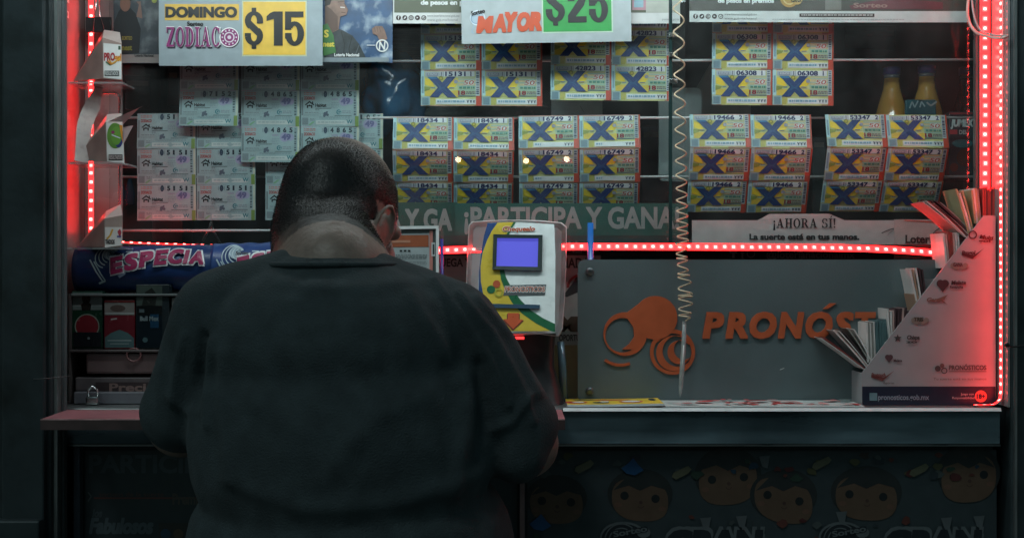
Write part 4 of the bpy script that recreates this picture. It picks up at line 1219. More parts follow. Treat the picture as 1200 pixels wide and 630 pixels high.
bundle((1017, 430), (984, 388), 7, 'wpwd', 'second fanned flyer bundle leaning left with pale tips', bend=-3, fan=2)
bundle((1020, 426), (1000, 384), 4, 'gw', 'thin pair of curling grey flyers behind the leaning ones', bend=-4, fan=3)
bundle((1029, 424), (1028, 376), 28, 'wgwgwtttttttt', 'thick upright flyer stack with a teal block at its right', bend=0, fan=1.05)
bundle((1052, 398), (1050, 362), 22, 'wwpdddpdd', 'brownish flyer bundle with curled pale tops at mid slope', bend=2, fan=1.3)
bundle((1081, 372), (1073, 316), 12, 'wowdd', 'tall orange and dark flyer bundle in the slope middle', bend=-1, fan=1.5)
bundle((1078, 372), (1072, 345), 6, 'oow', 'short orange flyer bundle below the tall one', bend=0, fan=1.2)
bundle((1116, 314), (1113, 272), 18, 'wprrpww', 'short white and red flyer bundle near the LED end', bend=0, fan=1.1)
bundle((1136, 278), (1097, 236), 16, 'pwrdpddg', 'long pink flyer bundle leaning out near the top', bend=-6, fan=1.5)
bundle((1137, 274), (1124, 224), 8, 'ywy', 'yellow edged flyer bundle leaning slightly at the top', bend=-1, fan=1.3)
bundle((1145, 262), (1141, 222), 9, 'ywyg', 'upright yellow flyer bundle beside the red stack', bend=0, fan=1.1)
bundle((1159, 258), (1159, 222), 18, 'rrdrrdrrt', 'upright deep red flyer stack topmost in the display', bend=0, fan=1.0)

# ------------------------------------------------------------------ result dispensers in the left niche
def dispenser(pts, Yf, Yb, label, draw, back):
    """wedge box: front label quad (tl, bl, br, tr), flap, slanted left side to a back edge"""
    tl, bl, br, tr = pts
    base = (P((bl[0] + br[0]) / 2, 0, Yf).x, Yf, P(0, max(bl[1], br[1]), Yf).z)
    e = empty('result_dispenser', base, label, 'leaflet dispenser', 'result leaflet dispensers in the left niche')
    m = MB()
    A, B, C, D = [P(x, y, Yf) for x, y in (tl, bl, br, tr)]
    E, Gk = P(*back, Yb), P(br[0] - 4, back[1], Yb)
    H = P(tl[0] + 2, tl[1] - 9, Yf + .03); K = P(tr[0] - 2, tr[1] - 13, Yf + .03)
    ac = mat('dispenser_card', (0.4, 0.29, 0.26), rough=0.35, var=0.2, scale=30)
    m.raw([A, B, C, D, E, Gk, H, K], [(0, 1, 2, 3), (0, 4, 1), (0, 6, 4), (4, 6, 7, 5), (3, 2, 5), (3, 5, 7), (1, 4, 5, 2)], ac)
    m.raw([A, D, K, H], [(0, 1, 2, 3)], mat('dispenser_flap', (0.55, 0.46, 0.43), rough=0.4))
    m.build('box', e)
    s = Sheet(Yf - .0008)
    draw(s); s.build('front_label', e)
    return e
def d1(s):
    s.poly([(121, 50.5), (121.3, 91), (142.4, 93), (142, 52.6)], ink('#e3e5e3'), 0)
    s.text('PRO', 121.8, 71, 8.5, ink('#a8323a'), 1, width=13, bold=.05); s.text('gol', 134, 71.5, 8, ink('#d98a2a'), 1, width=8, bold=.04)
    for k, c in enumerate(('#2c6a4a', '#d0702a', '#e0a83a')):
        s.line([(124 + k * 2, 72.5 - k), (129 + k, 76.5 - k * .8), (135, 73.5 - k * .4), (141, 66 + k)], 1.6, ink(c), 1.2 + k * .2)
    s.rect(122.6, 83, 139.6, 89.4, ink('#3a3f3f'), 1); s.text('RESULTADOS', 123.4, 88.2, 4.2, ink('#c9cdcb'), 2, width=15.4, bold=.03)
    s.rect(138.6, 54, 141.4, 58.5, ink('#3f5a4a'), 1)
def d2(s):
    s.poly([(124.2, 143.4), (125.5, 189), (145.6, 191.6), (143.6, 146)], ink('#d9d6d4'), 0)
    s.disc(135, 159, 9.6, ink('#5f8a3a'), 1, 26, 15); s.disc(139, 161, 5.6, ink('#3a3f80'), 1.4, 18, 12); s.disc(136.6, 159, 6.2, ink('#6a9a3e'), 1.8, 18, 11); s.disc(132.5, 155, 2, ink('#8a3060'), 2.2); s.line([(131, 158), (141, 162)], 1.2, ink('#d6d6ea'), 2.4); s.poly([(140, 146.5), (143.6, 147), (144.2, 168), (142, 160)], ink('#d0882e'), 2.2)
    s.rect(127.3, 181, 143.6, 188, ink('#3a3232'), 1); s.text('RESULTADOS', 128, 186.4, 4.2, ink('#b9aaa8'), 2, width=14.8, bold=.03)
def d3(s):
    s.poly([(122.8, 266), (122.8, 290), (143, 287), (143, 266)], ink('#e1d9d6'), 0)
    s.line([(125, 280), (129, 276), (132, 268.5)], 2, ink('#d9a23a'), 1); s.poly([(137.6, 271), (140.6, 268), (142.4, 272), (140.4, 279)], ink('#b5384a'), 1)
    s.text('TADOS', 123.4, 285.4, 4.6, ink('#3a3232'), 1, width=11, bold=.05); s.rect(137, 276, 142, 278, ink('#5a5a9a'), 1)
dispenser([(120, 44), (120.6, 92), (143, 94), (142.4, 51)], 2.445, 2.495, 'uppermost result dispenser with a white Progol label', d1, (86, 95))
dispenser([(123.4, 143), (125, 189.5), (146, 192), (144, 145.6)], 2.43, 2.495, 'middle result dispenser with a green ball on its label and a flyer poking out', d2, (86, 189))
dispenser([(122.4, 256), (122.4, 289.5), (143.4, 289), (143.4, 252)], 2.41, 2.495, 'lowest result dispenser, a rounded card box on the niche shelf', d3, (90, 289.5))
def bent_paper(name, strip, m_, label, cat, parent=None):
    """strip: list of (left px point, right px point, Y)"""
    mb = MB(); vs = []
    for (a, b, Y) in strip:
        vs += [P(*a, Y), P(*b, Y + .012)]
    n = len(strip)
    mb.raw(vs, [(2 * i, 2 * i + 2, 2 * i + 3, 2 * i + 1) for i in range(n - 1)], m_, True)
    mb.raw([p + Vector((0, .0005, 0)) for p in vs], [(2 * i + 1, 2 * i + 3, 2 * i + 2, 2 * i) for i in range(n - 1)], m_, True)
    return tag(mb.build(name), label, cat)
pap = mat('thermal_paper', (0.42, 0.36, 0.34), rough=0.5, var=0.14, scale=25, stain='#6a5a58', stscale=70, stamt=0.5)
st = []
for k in range(15):
    t = k / 14
    a = (118 - 31 * math.sin(min(1, t * 1.55) * math.pi / 2) + 2.5 * math.sin(t * 3.1), 93 + 95 * t)
    wd = 3 + 18 * min(1, t * 3) - 5 * t
    st.append((a, (a[0] + wd, a[1] + 2 + (6 if t < .3 else 1)), 2.50 - .05 * t))
bent_paper('receipt_roll', st, pap, 'long curling paper strip hanging behind the middle dispenser', 'paper strip')
fl = mat('pink_lit_flyer', (0.62, 0.5, 0.5), rough=0.4)
mb = MB()
fa = [P(124, 143.5, 2.432), P(127, 146.5, 2.44), P(158, 128.5, 2.425), P(168, 124, 2.42), P(163, 126.5, 2.428), P(140, 150, 2.45), P(156, 147, 2.44), P(145, 168, 2.45)]
mb.raw([fa[0], fa[1], fa[4], fa[3]], [(0, 1, 2, 3)], fl); mb.raw([fa[1], fa[5], fa[4]], [(0, 1, 2)], fl); mb.raw([fa[5], fa[6], fa[7]], [(0, 1, 2)], fl)
mb.raw([p + Vector((0, .0006, 0)) for p in (fa[0], fa[3], fa[4], fa[1])], [(0, 1, 2, 3)], fl)
tag(mb.build('flyer'), 'folded flyer poking out of the middle dispenser like a wing', 'flyer')
mb = MB(); a, b = P(100, 20, 2.53), P(130, 38, 2.53); mb.box((a.x, 2.53, b.z), (b.x, 2.535, a.z), BLACKPL, .001)
board = mb.build('black_board'); tag(board, 'small black board hung by strings above the Progol dispenser', 'board')
mb = MB(); mb.tube([P(109, 37, 2.526), P(112, 10, 2.526), P(116, -30, 2.526)], .0008, CHROME, 5); mb.tube([P(122, 34, 2.526), P(117, 18, 2.526), P(116, -30, 2.526)], .0008, CHROME, 5); mb.build('string', board)
s = Sheet(0, to=lambda x, y, L: Vector((-.7746 + L * .0004, 2.46 + (x - 85) * .004, P(0, y, 2.47).z)))
s.rect(84.5, 12, 91.5, 20, ink('#cfc8c4'), 0); s.rect(86, 14, 90, 18, ink('#8a6a68'), 1); s.rect(84.5, -4, 92, 2, ink('#cfc8c4'), 0)
tag(s.build('sticker'), 'small pale sticker high on the inner face of the left post', 'sticker')

# ------------------------------------------------------------------ rolled banner, cigarette rack
YR0 = 2.475
c0, c1 = P(92, 316, YR0), P(372, 312, YR0)
BLU = ink('#1c3767', .35); BLU2 = ink('#16305e', .35); MAG = ink('#9c2456', .35); PAL = ink('#b9cbd2', .35)
RAD = .0405
def cyl(Lx, ang, r):
    """u along the roll in m, ang from the front (0 = facing the camera, + up)"""
    t = Lx / (c1.x - c0.x)
    c = c0.lerp(c1, t)
    return Vector((c.x, c.y - r * math.cos(ang), c.z + r * math.sin(ang)))
m = MB()
n, k_ = 40, 36
L_ = c1.x - c0.x
def rollm(x0, x1, r):
    vs, fs = [], []
    for i in range(n + 1):
        x = x0 + (x1 - x0) * i / n
        for k in range(k_):
            vs.append(cyl(x, 2 * math.pi * k / k_, r + .0009 * math.sin(i * .9 + k * .35)))
    for i in range(n):
        for k in range(k_):
            fs.append((i * k_ + k, (i + 1) * k_ + k, (i + 1) * k_ + (k + 1) % k_, i * k_ + (k + 1) % k_))
    fs += [tuple(range(k_)), tuple(n * k_ + k for k in range(k_))[::-1]]
    return vs, fs
vs, fs = rollm(0, L_, RAD); m.raw(vs, fs, BLU, True)
vs, fs = rollm(P(252, 0, YR0).x - c0.x, L_ + .02, RAD + .0022); m.raw(vs, fs, ink('#27447c', .35), True)
def rollsheet(off):
    def f(x, y, L):
        px = x + off
        u = P(px, 0, YR0 - RAD).x - c0.x
        cy = 314.0 + (px - 92) * -.014
        a = math.asin(max(-.98, min(.98, (cy - y) / 27.6)))
        return cyl(u, a, RAD + .0024 + L * .0005 + (.0022 if off else 0))
    return f
for off in (0, 149):
    s = Sheet(0, to=rollsheet(off))
    # looped balloon motif
    for j in range(5):
        s.ring(123 + j * 2.2, 300 - j * 1.0, 12.5 - j * 1.9, 1.1, PAL, 1 + .3 * j, 22, 100, 330)
    s.disc(126, 296, 6.5, ink('#8fa6b4', .35), .8, 16)
    s.line([(105, 303), (113, 316), (120, 327)], 1.6, PAL, 1); s.line([(110, 305), (118, 318), (123, 326)], 1.4, PAL, 1); s.line([(115, 329), (123, 326)], 2, PAL, 1.4)
    s.text('Sorteo', 127, 298.5, 3.6, ink('#10182a'), 3, width=15, bold=.04); s.rect(146, 294, 154, 295, PAL, 2)
    def arc(t): return 9.5 * math.sin(min(1, t * 1.25) * math.pi * .5)
    x = 130
    for i, ch in enumerate('ESPECIAL'):
        wd = (17, 17, 18, 17, 18, 7, 18, 14)[i]
        dy = -11.5 * math.sin(min(1, i / 4.6) * math.pi / 2)
        h = 15 - i * .5
        if off == 0 and i > 6: break
        s.text(ch, x - .9, 318 + dy + .9, h + 1.8, ink('#d3d8dc', .35), 3, width=wd + 2.4, bold=.1, shear=.12, rot=-12 + 2.6 * i)
        s.text(ch, x, 318 + dy, h, MAG, 5, width=wd, bold=.065, shear=.12, rot=-12 + 2.6 * i)
        x += wd - .5
    s.poly([(138, 320), (149, 315), (147, 319), (140, 323)], ink('#7f8fa8', .35), 2)
    m.v += s.v
    base = len(m.v) - len(s.v)
    for f, mi, sm in zip(s.f, s.mi, s.smooth):
        m.f.append(tuple(i + base for i in f)); m.mi.append(m.slot(s.mats[mi])); m.smooth.append(sm)
tag(m.build('rolled_banner'), 'rolled blue banner printed ESPECIAL in magenta lying on the cigarette rack', 'rolled banner')

YK0, YK1 = 2.42, 2.56
rack = empty('cigarette_rack', (P(200, 0, 2.49).x, 2.49, CT), 'dark cigarette rack with drawers standing on the counter at the left', 'rack')
rm = mat('rack_brown', (0.055, 0.045, 0.045), rough=0.5, var=0.3, scale=12)
x0, x1 = P(83, 0, YK0).x, P(372, 0, YK0).x
zt, zs = P(0, 344, YK0).z, P(0, 409.5, YK0).z
m = MB(); m.box((x0, YK0, zt - .004), (x1, YK1, zt), mat('rack_top', (0.12, 0.14, 0.14), rough=0.35), .001); m.build('top', rack)
m = MB(); m.box((x0, YK0 - .004, zs - .004), (x1, YK1, zs), mat('rack_shelf', (0.1, 0.085, 0.085), rough=0.35, metal=0.3), .001); m.build('shelf', rack)
m = MB(); m.box((x0, YK1, CT + .001), (x1, YK1 + .006, zt - .0045), rm); m.build('back_panel', rack)
for xx in (x0 - .004, x1 + .0005):
    m = MB(); m.box((xx, YK0, CT + .001), (xx + .0035, YK1, zt), rm); m.build('side_panel', rack)
zd = P(0, 438, YK0).z
dm = mat('drawer_plum', (0.13, 0.085, 0.085), rough=0.5, var=0.2, scale=18, stain='#1a1010', stscale=10, stamt=.5)
for i, xx in enumerate((100, 236)):
    m = MB(); a, b = P(xx, 0, YK0).x, P(xx + 132, 0, YK0).x
    m.box((a, YK0 + .002, zd), (b, YK1 - .01, zs - .006), dm, .004)
    d = m.build('drawer', rack)
    m = MB(); qz = (zd + zs) / 2 + .012; qx = P(xx + 57, 0, YK0).x; m.tube([Vector((qx + .012 * math.cos(t), YK0 - .002, qz + .011 * math.sin(t))) for t in [2 * math.pi * k / 16 for k in range(16)]], .0016, mat('drawer_pull', (0.16, 0.07, 0.07), rough=0.3), 6, closed=True); m.build('handle', d)
m = MB(); m.box((x0 + .006, YK0 + .004, CT + .022), (x1, YK1 - .01, zd - .006), mat('rack_base', (0.1, 0.085, 0.09), rough=0.45, var=.25), .002)
m.box((x0 + .006, YK0 - .006, CT + .001), (x1, YK1 - .01, CT + .0215), mat('rack_plinth', (0.13, 0.13, 0.15), rough=0.4), .002)
m.build('plinth', rack)
s = Sheet(YK0 + .0032); s.rect(112, 447.5, 340, 459, ink('#33282a'), 0); s.text('Precios', 128, 458, 9, ink('#7a6460'), 1, width=64, bold=.03); s.build('price_strip', rack)

def pack(x0_, x1_, ytop, ybot, fn, label, Y=2.428, dep=.024, body='#4a4f50'):
    m = MB(); a, b = P(x0_, ytop, Y), P(x1_, ybot, Y)
    m.box((a.x, Y, zs + .001), (b.x, Y + dep, a.z), ink(body, .25), .0012)
    e = m.build('cigarette_pack')
    s = Sheet(Y - .0006, step=.0003); fn(s); s.build('front_print', e)
    tag(e, label, 'cigarette pack', 'cigarette packs on the rack shelf')
def p1(s):
    s.rect(85, 342.5, 119.5, 363, ink('#5c6664', .25), 0); s.disc(101, 350, 5, ink('#2a2220', .25), 1, 14, 6); s.poly([(95, 357), (101, 351), (107, 357), (106, 363), (96, 363)], ink('#1f1c1a', .25), 1.3); s.rect(85, 357, 119.5, 359, ink('#7a8280', .25), .5)
    s.rect(85, 364, 119.5, 407, ink('#112f22', .25), 0); s.disc(102, 382, 14, ink('#661f26', .25), 1, 26); s.ring(102, 382, 14.5, 1.2, ink('#717a71', .25), 1.4); s.rect(86, 389, 118.5, 406, ink('#13171c', .25), 2); s.disc(104, 396, 1.6, ink('#5d676a', .25), 3)
def p2(s):
    s.rect(122.5, 352, 157.5, 354, ink('#842a2a', .25), 0); s.rect(122.5, 354.4, 157.5, 369, ink('#716d6a', .25), 0); s.disc(138, 361, 9, ink('#4e423e', .25), 1, 16, 4); s.rect(122.5, 366, 157.5, 368, ink('#8f918f', .25), 1)
    s.rect(122.5, 369.5, 157.5, 408, ink('#5c1a23', .25), 0); s.poly([(123, 407), (123, 395), (130, 390), (140, 386), (150, 390), (157, 396), (157, 407)], ink('#465e61', .25), 1); s.rect(126, 398, 154, 399.4, ink('#7d8b8b', .25), 2); s.rect(129, 402, 151, 403, ink('#7d8b8b', .25), 2); s.line([(130, 374), (137, 373)], 1.6, ink('#948d8d', .25), 2)
def p3(s):
    s.rect(160, 334.5, 190, 358, ink('#3e4844', .25), 0); s.poly([(166, 358), (170, 342), (178, 337), (184, 345), (182, 358)], ink('#1f2220', .25), 1); s.rect(160, 358.5, 190, 369, ink('#0f1214', .25), 0); s.rect(163, 362, 169, 366, ink('#4e5a5e', .25), 1)
    s.rect(160, 369.5, 190, 407, ink('#0b171f', .25), 0); s.text('Bull Mex', 164, 375.5, 5, ink('#6c7a7d', .25), 1, width=22, bold=.04); s.rect(176, 368, 186, 384, ink('#15364e', .25), .6); s.disc(170, 398, 3, ink('#425a5e', .25), 1)
pack(84, 120, 341, 407, p1, 'dark green cigarette pack with a red disc, first on the rack shelf', body='#1d3a30')
pack(122, 158, 351.5, 407, p2, 'dark red cigarette pack with a grey blue arch on its front', Y=2.426, body='#7d2430')
pack(159, 198, 333, 407, p3, 'black cigarette pack with a foil top beside the red pack', Y=2.424, dep=.03, body='#20282c')
def p4(s): s.rect(202, 350, 236, 368, ink('#7a7e7c', .25), 0); s.rect(202, 369, 236, 407, ink('#364242', .25), 0)
pack(201, 237, 349, 407, p4, "pale cigarette pack tucked beside the man's left shoulder", Y=2.43, body='#9aa09c')
m = MB(); q_ = P(109, 472, 2.40); m.box((q_.x - .012, 2.395, CT + .001), (q_.x + .010, 2.406, CT + .016), mat('padlock_chrome', (0.5, 0.52, 0.52), rough=0.22, metal=1), .003)
pl = m.build('padlock'); tag(pl, 'small chrome padlock at the foot of the cigarette rack', 'padlock')
m = MB(); m.tube([Vector((q_.x - .008, 2.40, CT + .014)), Vector((q_.x - .008, 2.40, CT + .026)), Vector((q_.x - .002, 2.402, CT + .032)), Vector((q_.x + .006, 2.404, CT + .026)), Vector((q_.x + .006, 2.404, CT + .014))], .002, CHROME, 8); m.build('shackle', pl)

# ------------------------------------------------------------------ things inside the kiosk
juice = mat('orange_juice', (0.36, 0.2, 0.045), rough=0.12, var=0.1, coat=0.8)
capm = mat('blue_cap', (0.05, 0.06, 0.22), rough=0.35)
bglass = glass_mat('bottle_glass', (0.6, 0.55, 0.45), 2.0)
def bottle(x, ytop, Y, liquid, label):
    ztop = P(0, ytop, Y).z; zb_ = shz + .003; cx = P(x, 0, Y).x; H = ztop - zb_
    e = empty('juice_bottle', (cx, Y, zb_), label, 'bottle', 'juice bottles on the glass shelf')
    m = MB(); m.lathe([(.028, 0), (.0345, .006), (.0355, H * .42), (.0345, H * .5), (.026, H * .66), (.0165, H * .8), (.0150, H * .9)], (cx, Y, zb_), liquid, 28); m.build('body', e)
    m = MB(); m.lathe([(.0152, H * .9), (.0152, H * .93)], (cx, Y, zb_), mat('neck_ring', (0.12, 0.14, 0.15), rough=.2), 20); m.build('neck', e)
    m = MB(); m.lathe([(.0135, H * .93), (.0165, H * .932), (.0165, H * .995), (.014, H)], (cx, Y, zb_), capm, 20); m.build('cap', e)
bottle(1045, 79, 2.695, juice, 'orange juice bottle standing leftmost on the glass shelf')
bottle(1086, 77, 2.695, juice, 'orange juice bottle between the other two bottles')
bottle(1134, 79, 2.765, mat('dark_cola', (0.02, 0.012, 0.01), rough=0.08, coat=.8), 'dark drink bottle behind the LED strip')
m = MB(); q_ = P(1080, 133, 2.648); m.box((q_.x - .030, 2.648, q_.z - .003), (q_.x + .028, 2.656, q_.z + .026), mat('teal_wrapper', (0.02, 0.09, 0.11), rough=.3, var=.4, scale=50), .003)
s = Sheet(2.6470); s.line([(1066, 127), (1069, 119), (1072, 126), (1076, 118)], 1.6, ink('#8fa3a5'), 0); s.line([(1078, 126), (1080, 119), (1084, 125)], 1.6, ink('#8fa3a5'), 0); s.line([(1086, 120), (1091, 124), (1098, 119)], 2, ink('#8a8f8f'), 0)
o = m.build('snack_packet'); s.build('front_print', o); tag(o, 'teal snack packet in front of the middle juice bottle', 'snack packet')
m = MB(); a, b = P(1112, 131, 2.665), P(1150, 214, 2.665); m.box((a.x, 2.665, shz + .003), (b.x, 2.72, a.z), mat('carton_navy', (0.02, 0.035, 0.045), rough=.35), .002)
s = Sheet(2.6638); s.rect(1112.4, 132, 1149, 134, ink('#8c3a3a'), 0); s.text('JUMEX', 1114, 148, 8.4, ink('#b5c4c2'), 0, width=27, bold=.06, shear=.12); s.rect(1113, 152, 1122, 157.4, ink('#a5363c'), 0); s.text('DEL', 1124, 157.2, 4.6, ink('#9aa5a4'), 0, width=10, bold=.04); s.disc(1128, 168, 12, ink('#1f6a70'), 0, 20, 5); s.disc(1130, 185, 9, ink('#402a1c'), .6, 16, 10); s.disc(1118, 196, 5, ink('#5c2a1c'), .8)
o = m.build('juice_carton'); s.build('front_print', o); tag(o, 'dark juice carton marked JUMEX beside the LED strip', 'carton')
# blue bag and interior clutter
def lump(name, c, r, m_, seed, label, cat, amp=.35, sub=4):
    bm = bmesh.new(); bmesh.ops.create_icosphere(bm, subdivisions=sub, radius=1)
    for v in bm.verts:
        d = 1 + amp * noise.noise(v.co * 1.7 + Vector((seed, 0, 0))) + amp * .35 * noise.noise(v.co * 5 + Vector((0, seed, 0)))
        v.co = Vector((c[0] + v.co.x * r[0] * d, c[1] + v.co.y * r[1] * d, c[2] + v.co.z * r[2] * d))
    mb = MB(); mb.bm(bm, m_, True); bm.free()
    return tag(mb.build(name), label, cat)
lump('plastic_bag', P(458, 110, 2.72), (.064, .06, .075), mat('blue_plastic', (0.03, 0.2, 0.42), rough=.25, var=.5, scale=14, bump=.3, bscale=20, coat=.5), 3, 'crumpled blue plastic bag inside the kiosk beside the 15131 tickets', 'plastic bag')
lump('plastic_bag', P(565, 130, 2.74), (.12, .06, .035), mat('clear_grey_plastic', (0.16, 0.22, 0.22), rough=.25, var=.5, scale=20, bump=.3, bscale=25), 8, 'crumpled grey plastic bag lying under the 15131 tickets', 'plastic bag')
m = MB(); s = Sheet(2.64, warp=lambda p: Vector((p.x, p.y + .003 * math.sin(p.x * 60), p.z))); s.slab(646, 112, 706, 138, ink('#98a6a6'), n=8); s.line([(680, 124), (684, 131)], .6, ink('#6a7676'), 1)
tag(s.build('paper_note'), 'blank pale paper note hanging under the 42823 tickets', 'paper note')
m = MB(); ol = [(P(x, y, 2.72).x, P(x, y, 2.72).z) for x, y in rr(772, 103, 822, 212, 6)]; m.prism(ol, 2.72, 2.735, mat('pale_plastic_lid', (0.36, 0.44, 0.44), rough=.4))
tag(m.build('storage_lid'), 'pale rounded plastic lid behind the coiled cord', 'lid')
m = MB(); ol = [(P(x, y, 2.8).x, P(x, y, 2.8).z) for x, y in ((808, 140), (808, 118), (846, 52), (880, 44), (880, 140))]; m.prism(ol, 2.8, 2.82, mat('grey_board', (0.26, 0.32, 0.31), rough=.6))
tag(m.build('grey_board'), 'slanted grey board leaning inside behind the 06308 tickets', 'board')
m = MB()
for i in range(9):
    zz = P(0, 70 - i * 5.2, 2.8).z
    m.box((-.27, 2.8 + i * .004, zz - .0075), (-.12, 2.88 + i * .004, zz), mat('grey_shutter_slat', (0.1, 0.12, 0.12), rough=.4, metal=.3), .001)
tag(m.build('slatted_vent'), 'grey slatted vent inside the kiosk left of the 15131 tickets', 'vent')
for (xa_, ya_, xb_, yb_, Y_, col, lab) in ((196, 78, 210, 124, 2.78, (0.06, 0.075, 0.08), 'narrow dark bottle box beside the 7152 tickets'), (146, 88, 176, 128, 2.9, (0.05, 0.07, 0.075), 'dark carton under the dim campaign poster'), (178, 226, 214, 292, 2.74, (0.16, 0.05, 0.05), 'red tinted carton behind the rolled banner'), (752, 148, 800, 236, 2.9, (0.05, 0.06, 0.1), 'dark blue carton behind the coiled cord'), (952, 160, 968, 250, 2.9, (0.05, 0.075, 0.08), 'narrow grey carton between two ticket sheets'), (990, 30, 1050, 58, 3.1, (0.03, 0.035, 0.04), 'black box on the upper shelf behind the rods')):
    m = MB(); a, b = P(xa_, ya_, Y_), P(xb_, yb_, Y_); m.box((a.x, Y_, b.z), (b.x, Y_ + .09, a.z), mat('carton_%d' % xa_, col, rough=.45, var=.4, scale=25), .002)
    m.box((a.x + .004, Y_ - .0006, a.z - .022), (b.x - .004, Y_ - .0002, a.z - .012), mat('carton_tape', (0.2, 0.2, 0.18), rough=.3))
    tag(m.build('carton'), lab, 'carton', 'stock cartons inside the kiosk')
m = MB(); m.tube([P(232, 292, 2.66), P(245, 268, 2.66), P(248, 256, 2.66)], .0032, CHROME, 8); m.tube([P(262, 292, 2.66), P(249, 268, 2.66), P(248, 256, 2.66)], .0032, CHROME, 8); m.tube([P(248, 258, 2.66), P(248, 232, 2.66)], .0026, CHROME, 8)
tag(m.build('wire_easel'), 'small wire easel glinting red under the 5151 tickets', 'easel')
for (x_, c_) in ((141, (0.03, 0.16, 0.3)), (152, (0.03, 0.14, 0.28))):
    m = MB(); q_ = P(x_, 240, 2.72); m.lathe([(.009, 0), (.010, .02), (.007, .035), (.003, .05)], (q_.x, 2.72, q_.z), mat('blue_vial', c_, rough=.2), 14)
    tag(m.build('blue_vial'), 'small blue capped vial beside the lowest dispenser', 'vial', 'small blue vials')

# ------------------------------------------------------------------ cables
m = MB(); m.tube(smooth_path([P(1140, -30, 2.42), P(1134, 8, 2.42), P(1136, 26, 2.41), P(1144, 38, 2.40), P(1158, 43, 2.37), P(1172, 45, 2.345), P(1182, 42, 2.336)], 8), .0026, mat('pink_cable', (0.5, 0.3, 0.27), rough=.4), 8)
m.tube(smooth_path([P(1138, -30, 2.415), P(1140, 10, 2.415), P(1148, 34, 2.40), P(1164, 41, 2.36), P(1180, 42, 2.336)], 8), .0018, mat('grey_cable', (0.3, 0.28, 0.27), rough=.4), 8)
tag(m.build('power_cable'), 'looped pinkish power cable crossing the top of the bright LED strip', 'cable')
m = MB(); m.tube(smooth_path([P(1180, 404, 2.340), P(1186, 406, 2.338), P(1198, 405, 2.338), P(1230, 402, 2.338)], 6), .0016, BLACKPL, 6); m.lathe([(.0, -.003), (.004, -.003), (.004, .003)], P(1180, 404, 2.340), BLACKPL, 10, 'y')
tag(m.build('thin_cable'), 'thin black cable on the right post by the LED strip', 'cable')
m = MB(); m.tube([P(-12 + 24 * math.cos(t), 420 + 31 * math.sin(t), 2.9) for t in [2 * math.pi * k / 28 for k in range(28)]], .003, mat('grey_hose', (0.22, 0.22, 0.21), rough=.4), 8, closed=True)
m.tube(smooth_path([P(-20, 438, 2.9), P(4, 444, 2.9), P(16, 443, 2.6), P(40, 444, 2.28), P(66, 442, 2.278), P(82, 440, 2.30)], 6), .0008, mat('dark_wire', (0.07, 0.07, 0.07), rough=.5), 6)
tag(m.build('cable_loop'), 'grey cable coiled in a loop beyond the left post', 'cable')

# ------------------------------------------------------------------ posters on the lower front
YF = 2.387
s = Sheet(YF)
s.slab(100, 527, 606, 700, ink('#353e42'))
s.text('PARTICIPA', 104, 553, 20, ink('#49545a'), 1, width=150, bold=.03)
s.rect(110, 582, 330, 584, ink('#6a3f3a'), 1); s.text('sorteos de la suerte', 116, 581, 5, ink('#55413f'), 1, width=76, bold=.02); s.line([(103, 576), (107, 581), (103, 587)], 1.5, ink('#5f6668'), 1)
s.text('Fabulosos', 104, 624, 17, ink('#59646a'), 1, width=76, bold=.05, shear=.25); s.text('los', 108, 605, 9, ink('#4c565b'), 1, width=12, bold=.04, shear=.25)
s.text('Premios', 202, 590, 12, ink('#54504a'), 1, width=42, bold=.04); s.rect(186, 612, 250, 700, ink('#3a3836'), 1)
for i in range(7):
    s.disc(194 + (i % 4) * 15, 625 + (i // 4) * 16, 6, (ink('#2f4a63'), ink('#5a4a3a'), ink('#513438'))[i % 3], 1.5 + i * .1, 14)
tag(s.build('front_poster'), 'dark PARTICIPA poster on the kiosk front under the ledge', 'poster', 'posters on the kiosk front')
s = Sheet(YF)
s.slab(618, 527, 1168, 700, ink('#363f43'))
tanf, tanl = ink('#5f4a3c'), ink('#6a4d40')
HAIR, EYE, LIP = ink('#2a2d2e'), ink('#1c2022'), ink('#4c3530')
for i, (cx, cy, rx, ry, tl) in enumerate(((652, 590, 31, 23, .05), (750, 585, 33, 25, .1), (853, 563, 34, 28, -.08), (918, 586, 34, 26, .2), (1015, 583, 36, 26, .08), (1135, 560, 32, 28, -.08))):
    L0 = 1 + i * .5
    s.disc(cx, cy - 7, rx * 1.16, HAIR, L0, 30, ry * 1.18)
    s.poly([(cx + rx * math.copysign(abs(math.cos(a)) ** .8, math.cos(a)), cy + ry * math.copysign(abs(math.sin(a)) ** .8, math.sin(a)) + rx * math.cos(a) * tl) for a in [-2 * math.pi * k / 30 for k in range(30)]], tanf, L0 + .1)
    s.poly([(cx - rx * .95, cy - ry * .45), (cx - rx * .5, cy - ry * 1.04), (cx, cy - ry * 1.12), (cx + rx * .5, cy - ry * 1.04), (cx + rx * .95, cy - ry * .45), (cx + rx * .4, cy - ry * .66), (cx, cy - ry * .42), (cx - rx * .4, cy - ry * .66)], HAIR, L0 + .2)
    for sx in (-1, 1):
        s.disc(cx + sx * rx * .55, cy - 3 + sx * rx * .55 * tl, 5.0, EYE, L0 + .3, 14)
        s.disc(cx + sx * rx * .78, cy + 8 + sx * rx * .7 * tl, 4.5, tanl, L0 + .3, 12, 3)
    s.disc(cx + 1, cy + 3, 2.2, LIP, L0 + .3, 10); s.ring(cx + 1, cy + 6, 4, 1, LIP, L0 + .3, 8, 20, 160)
rnd = random.Random(21)
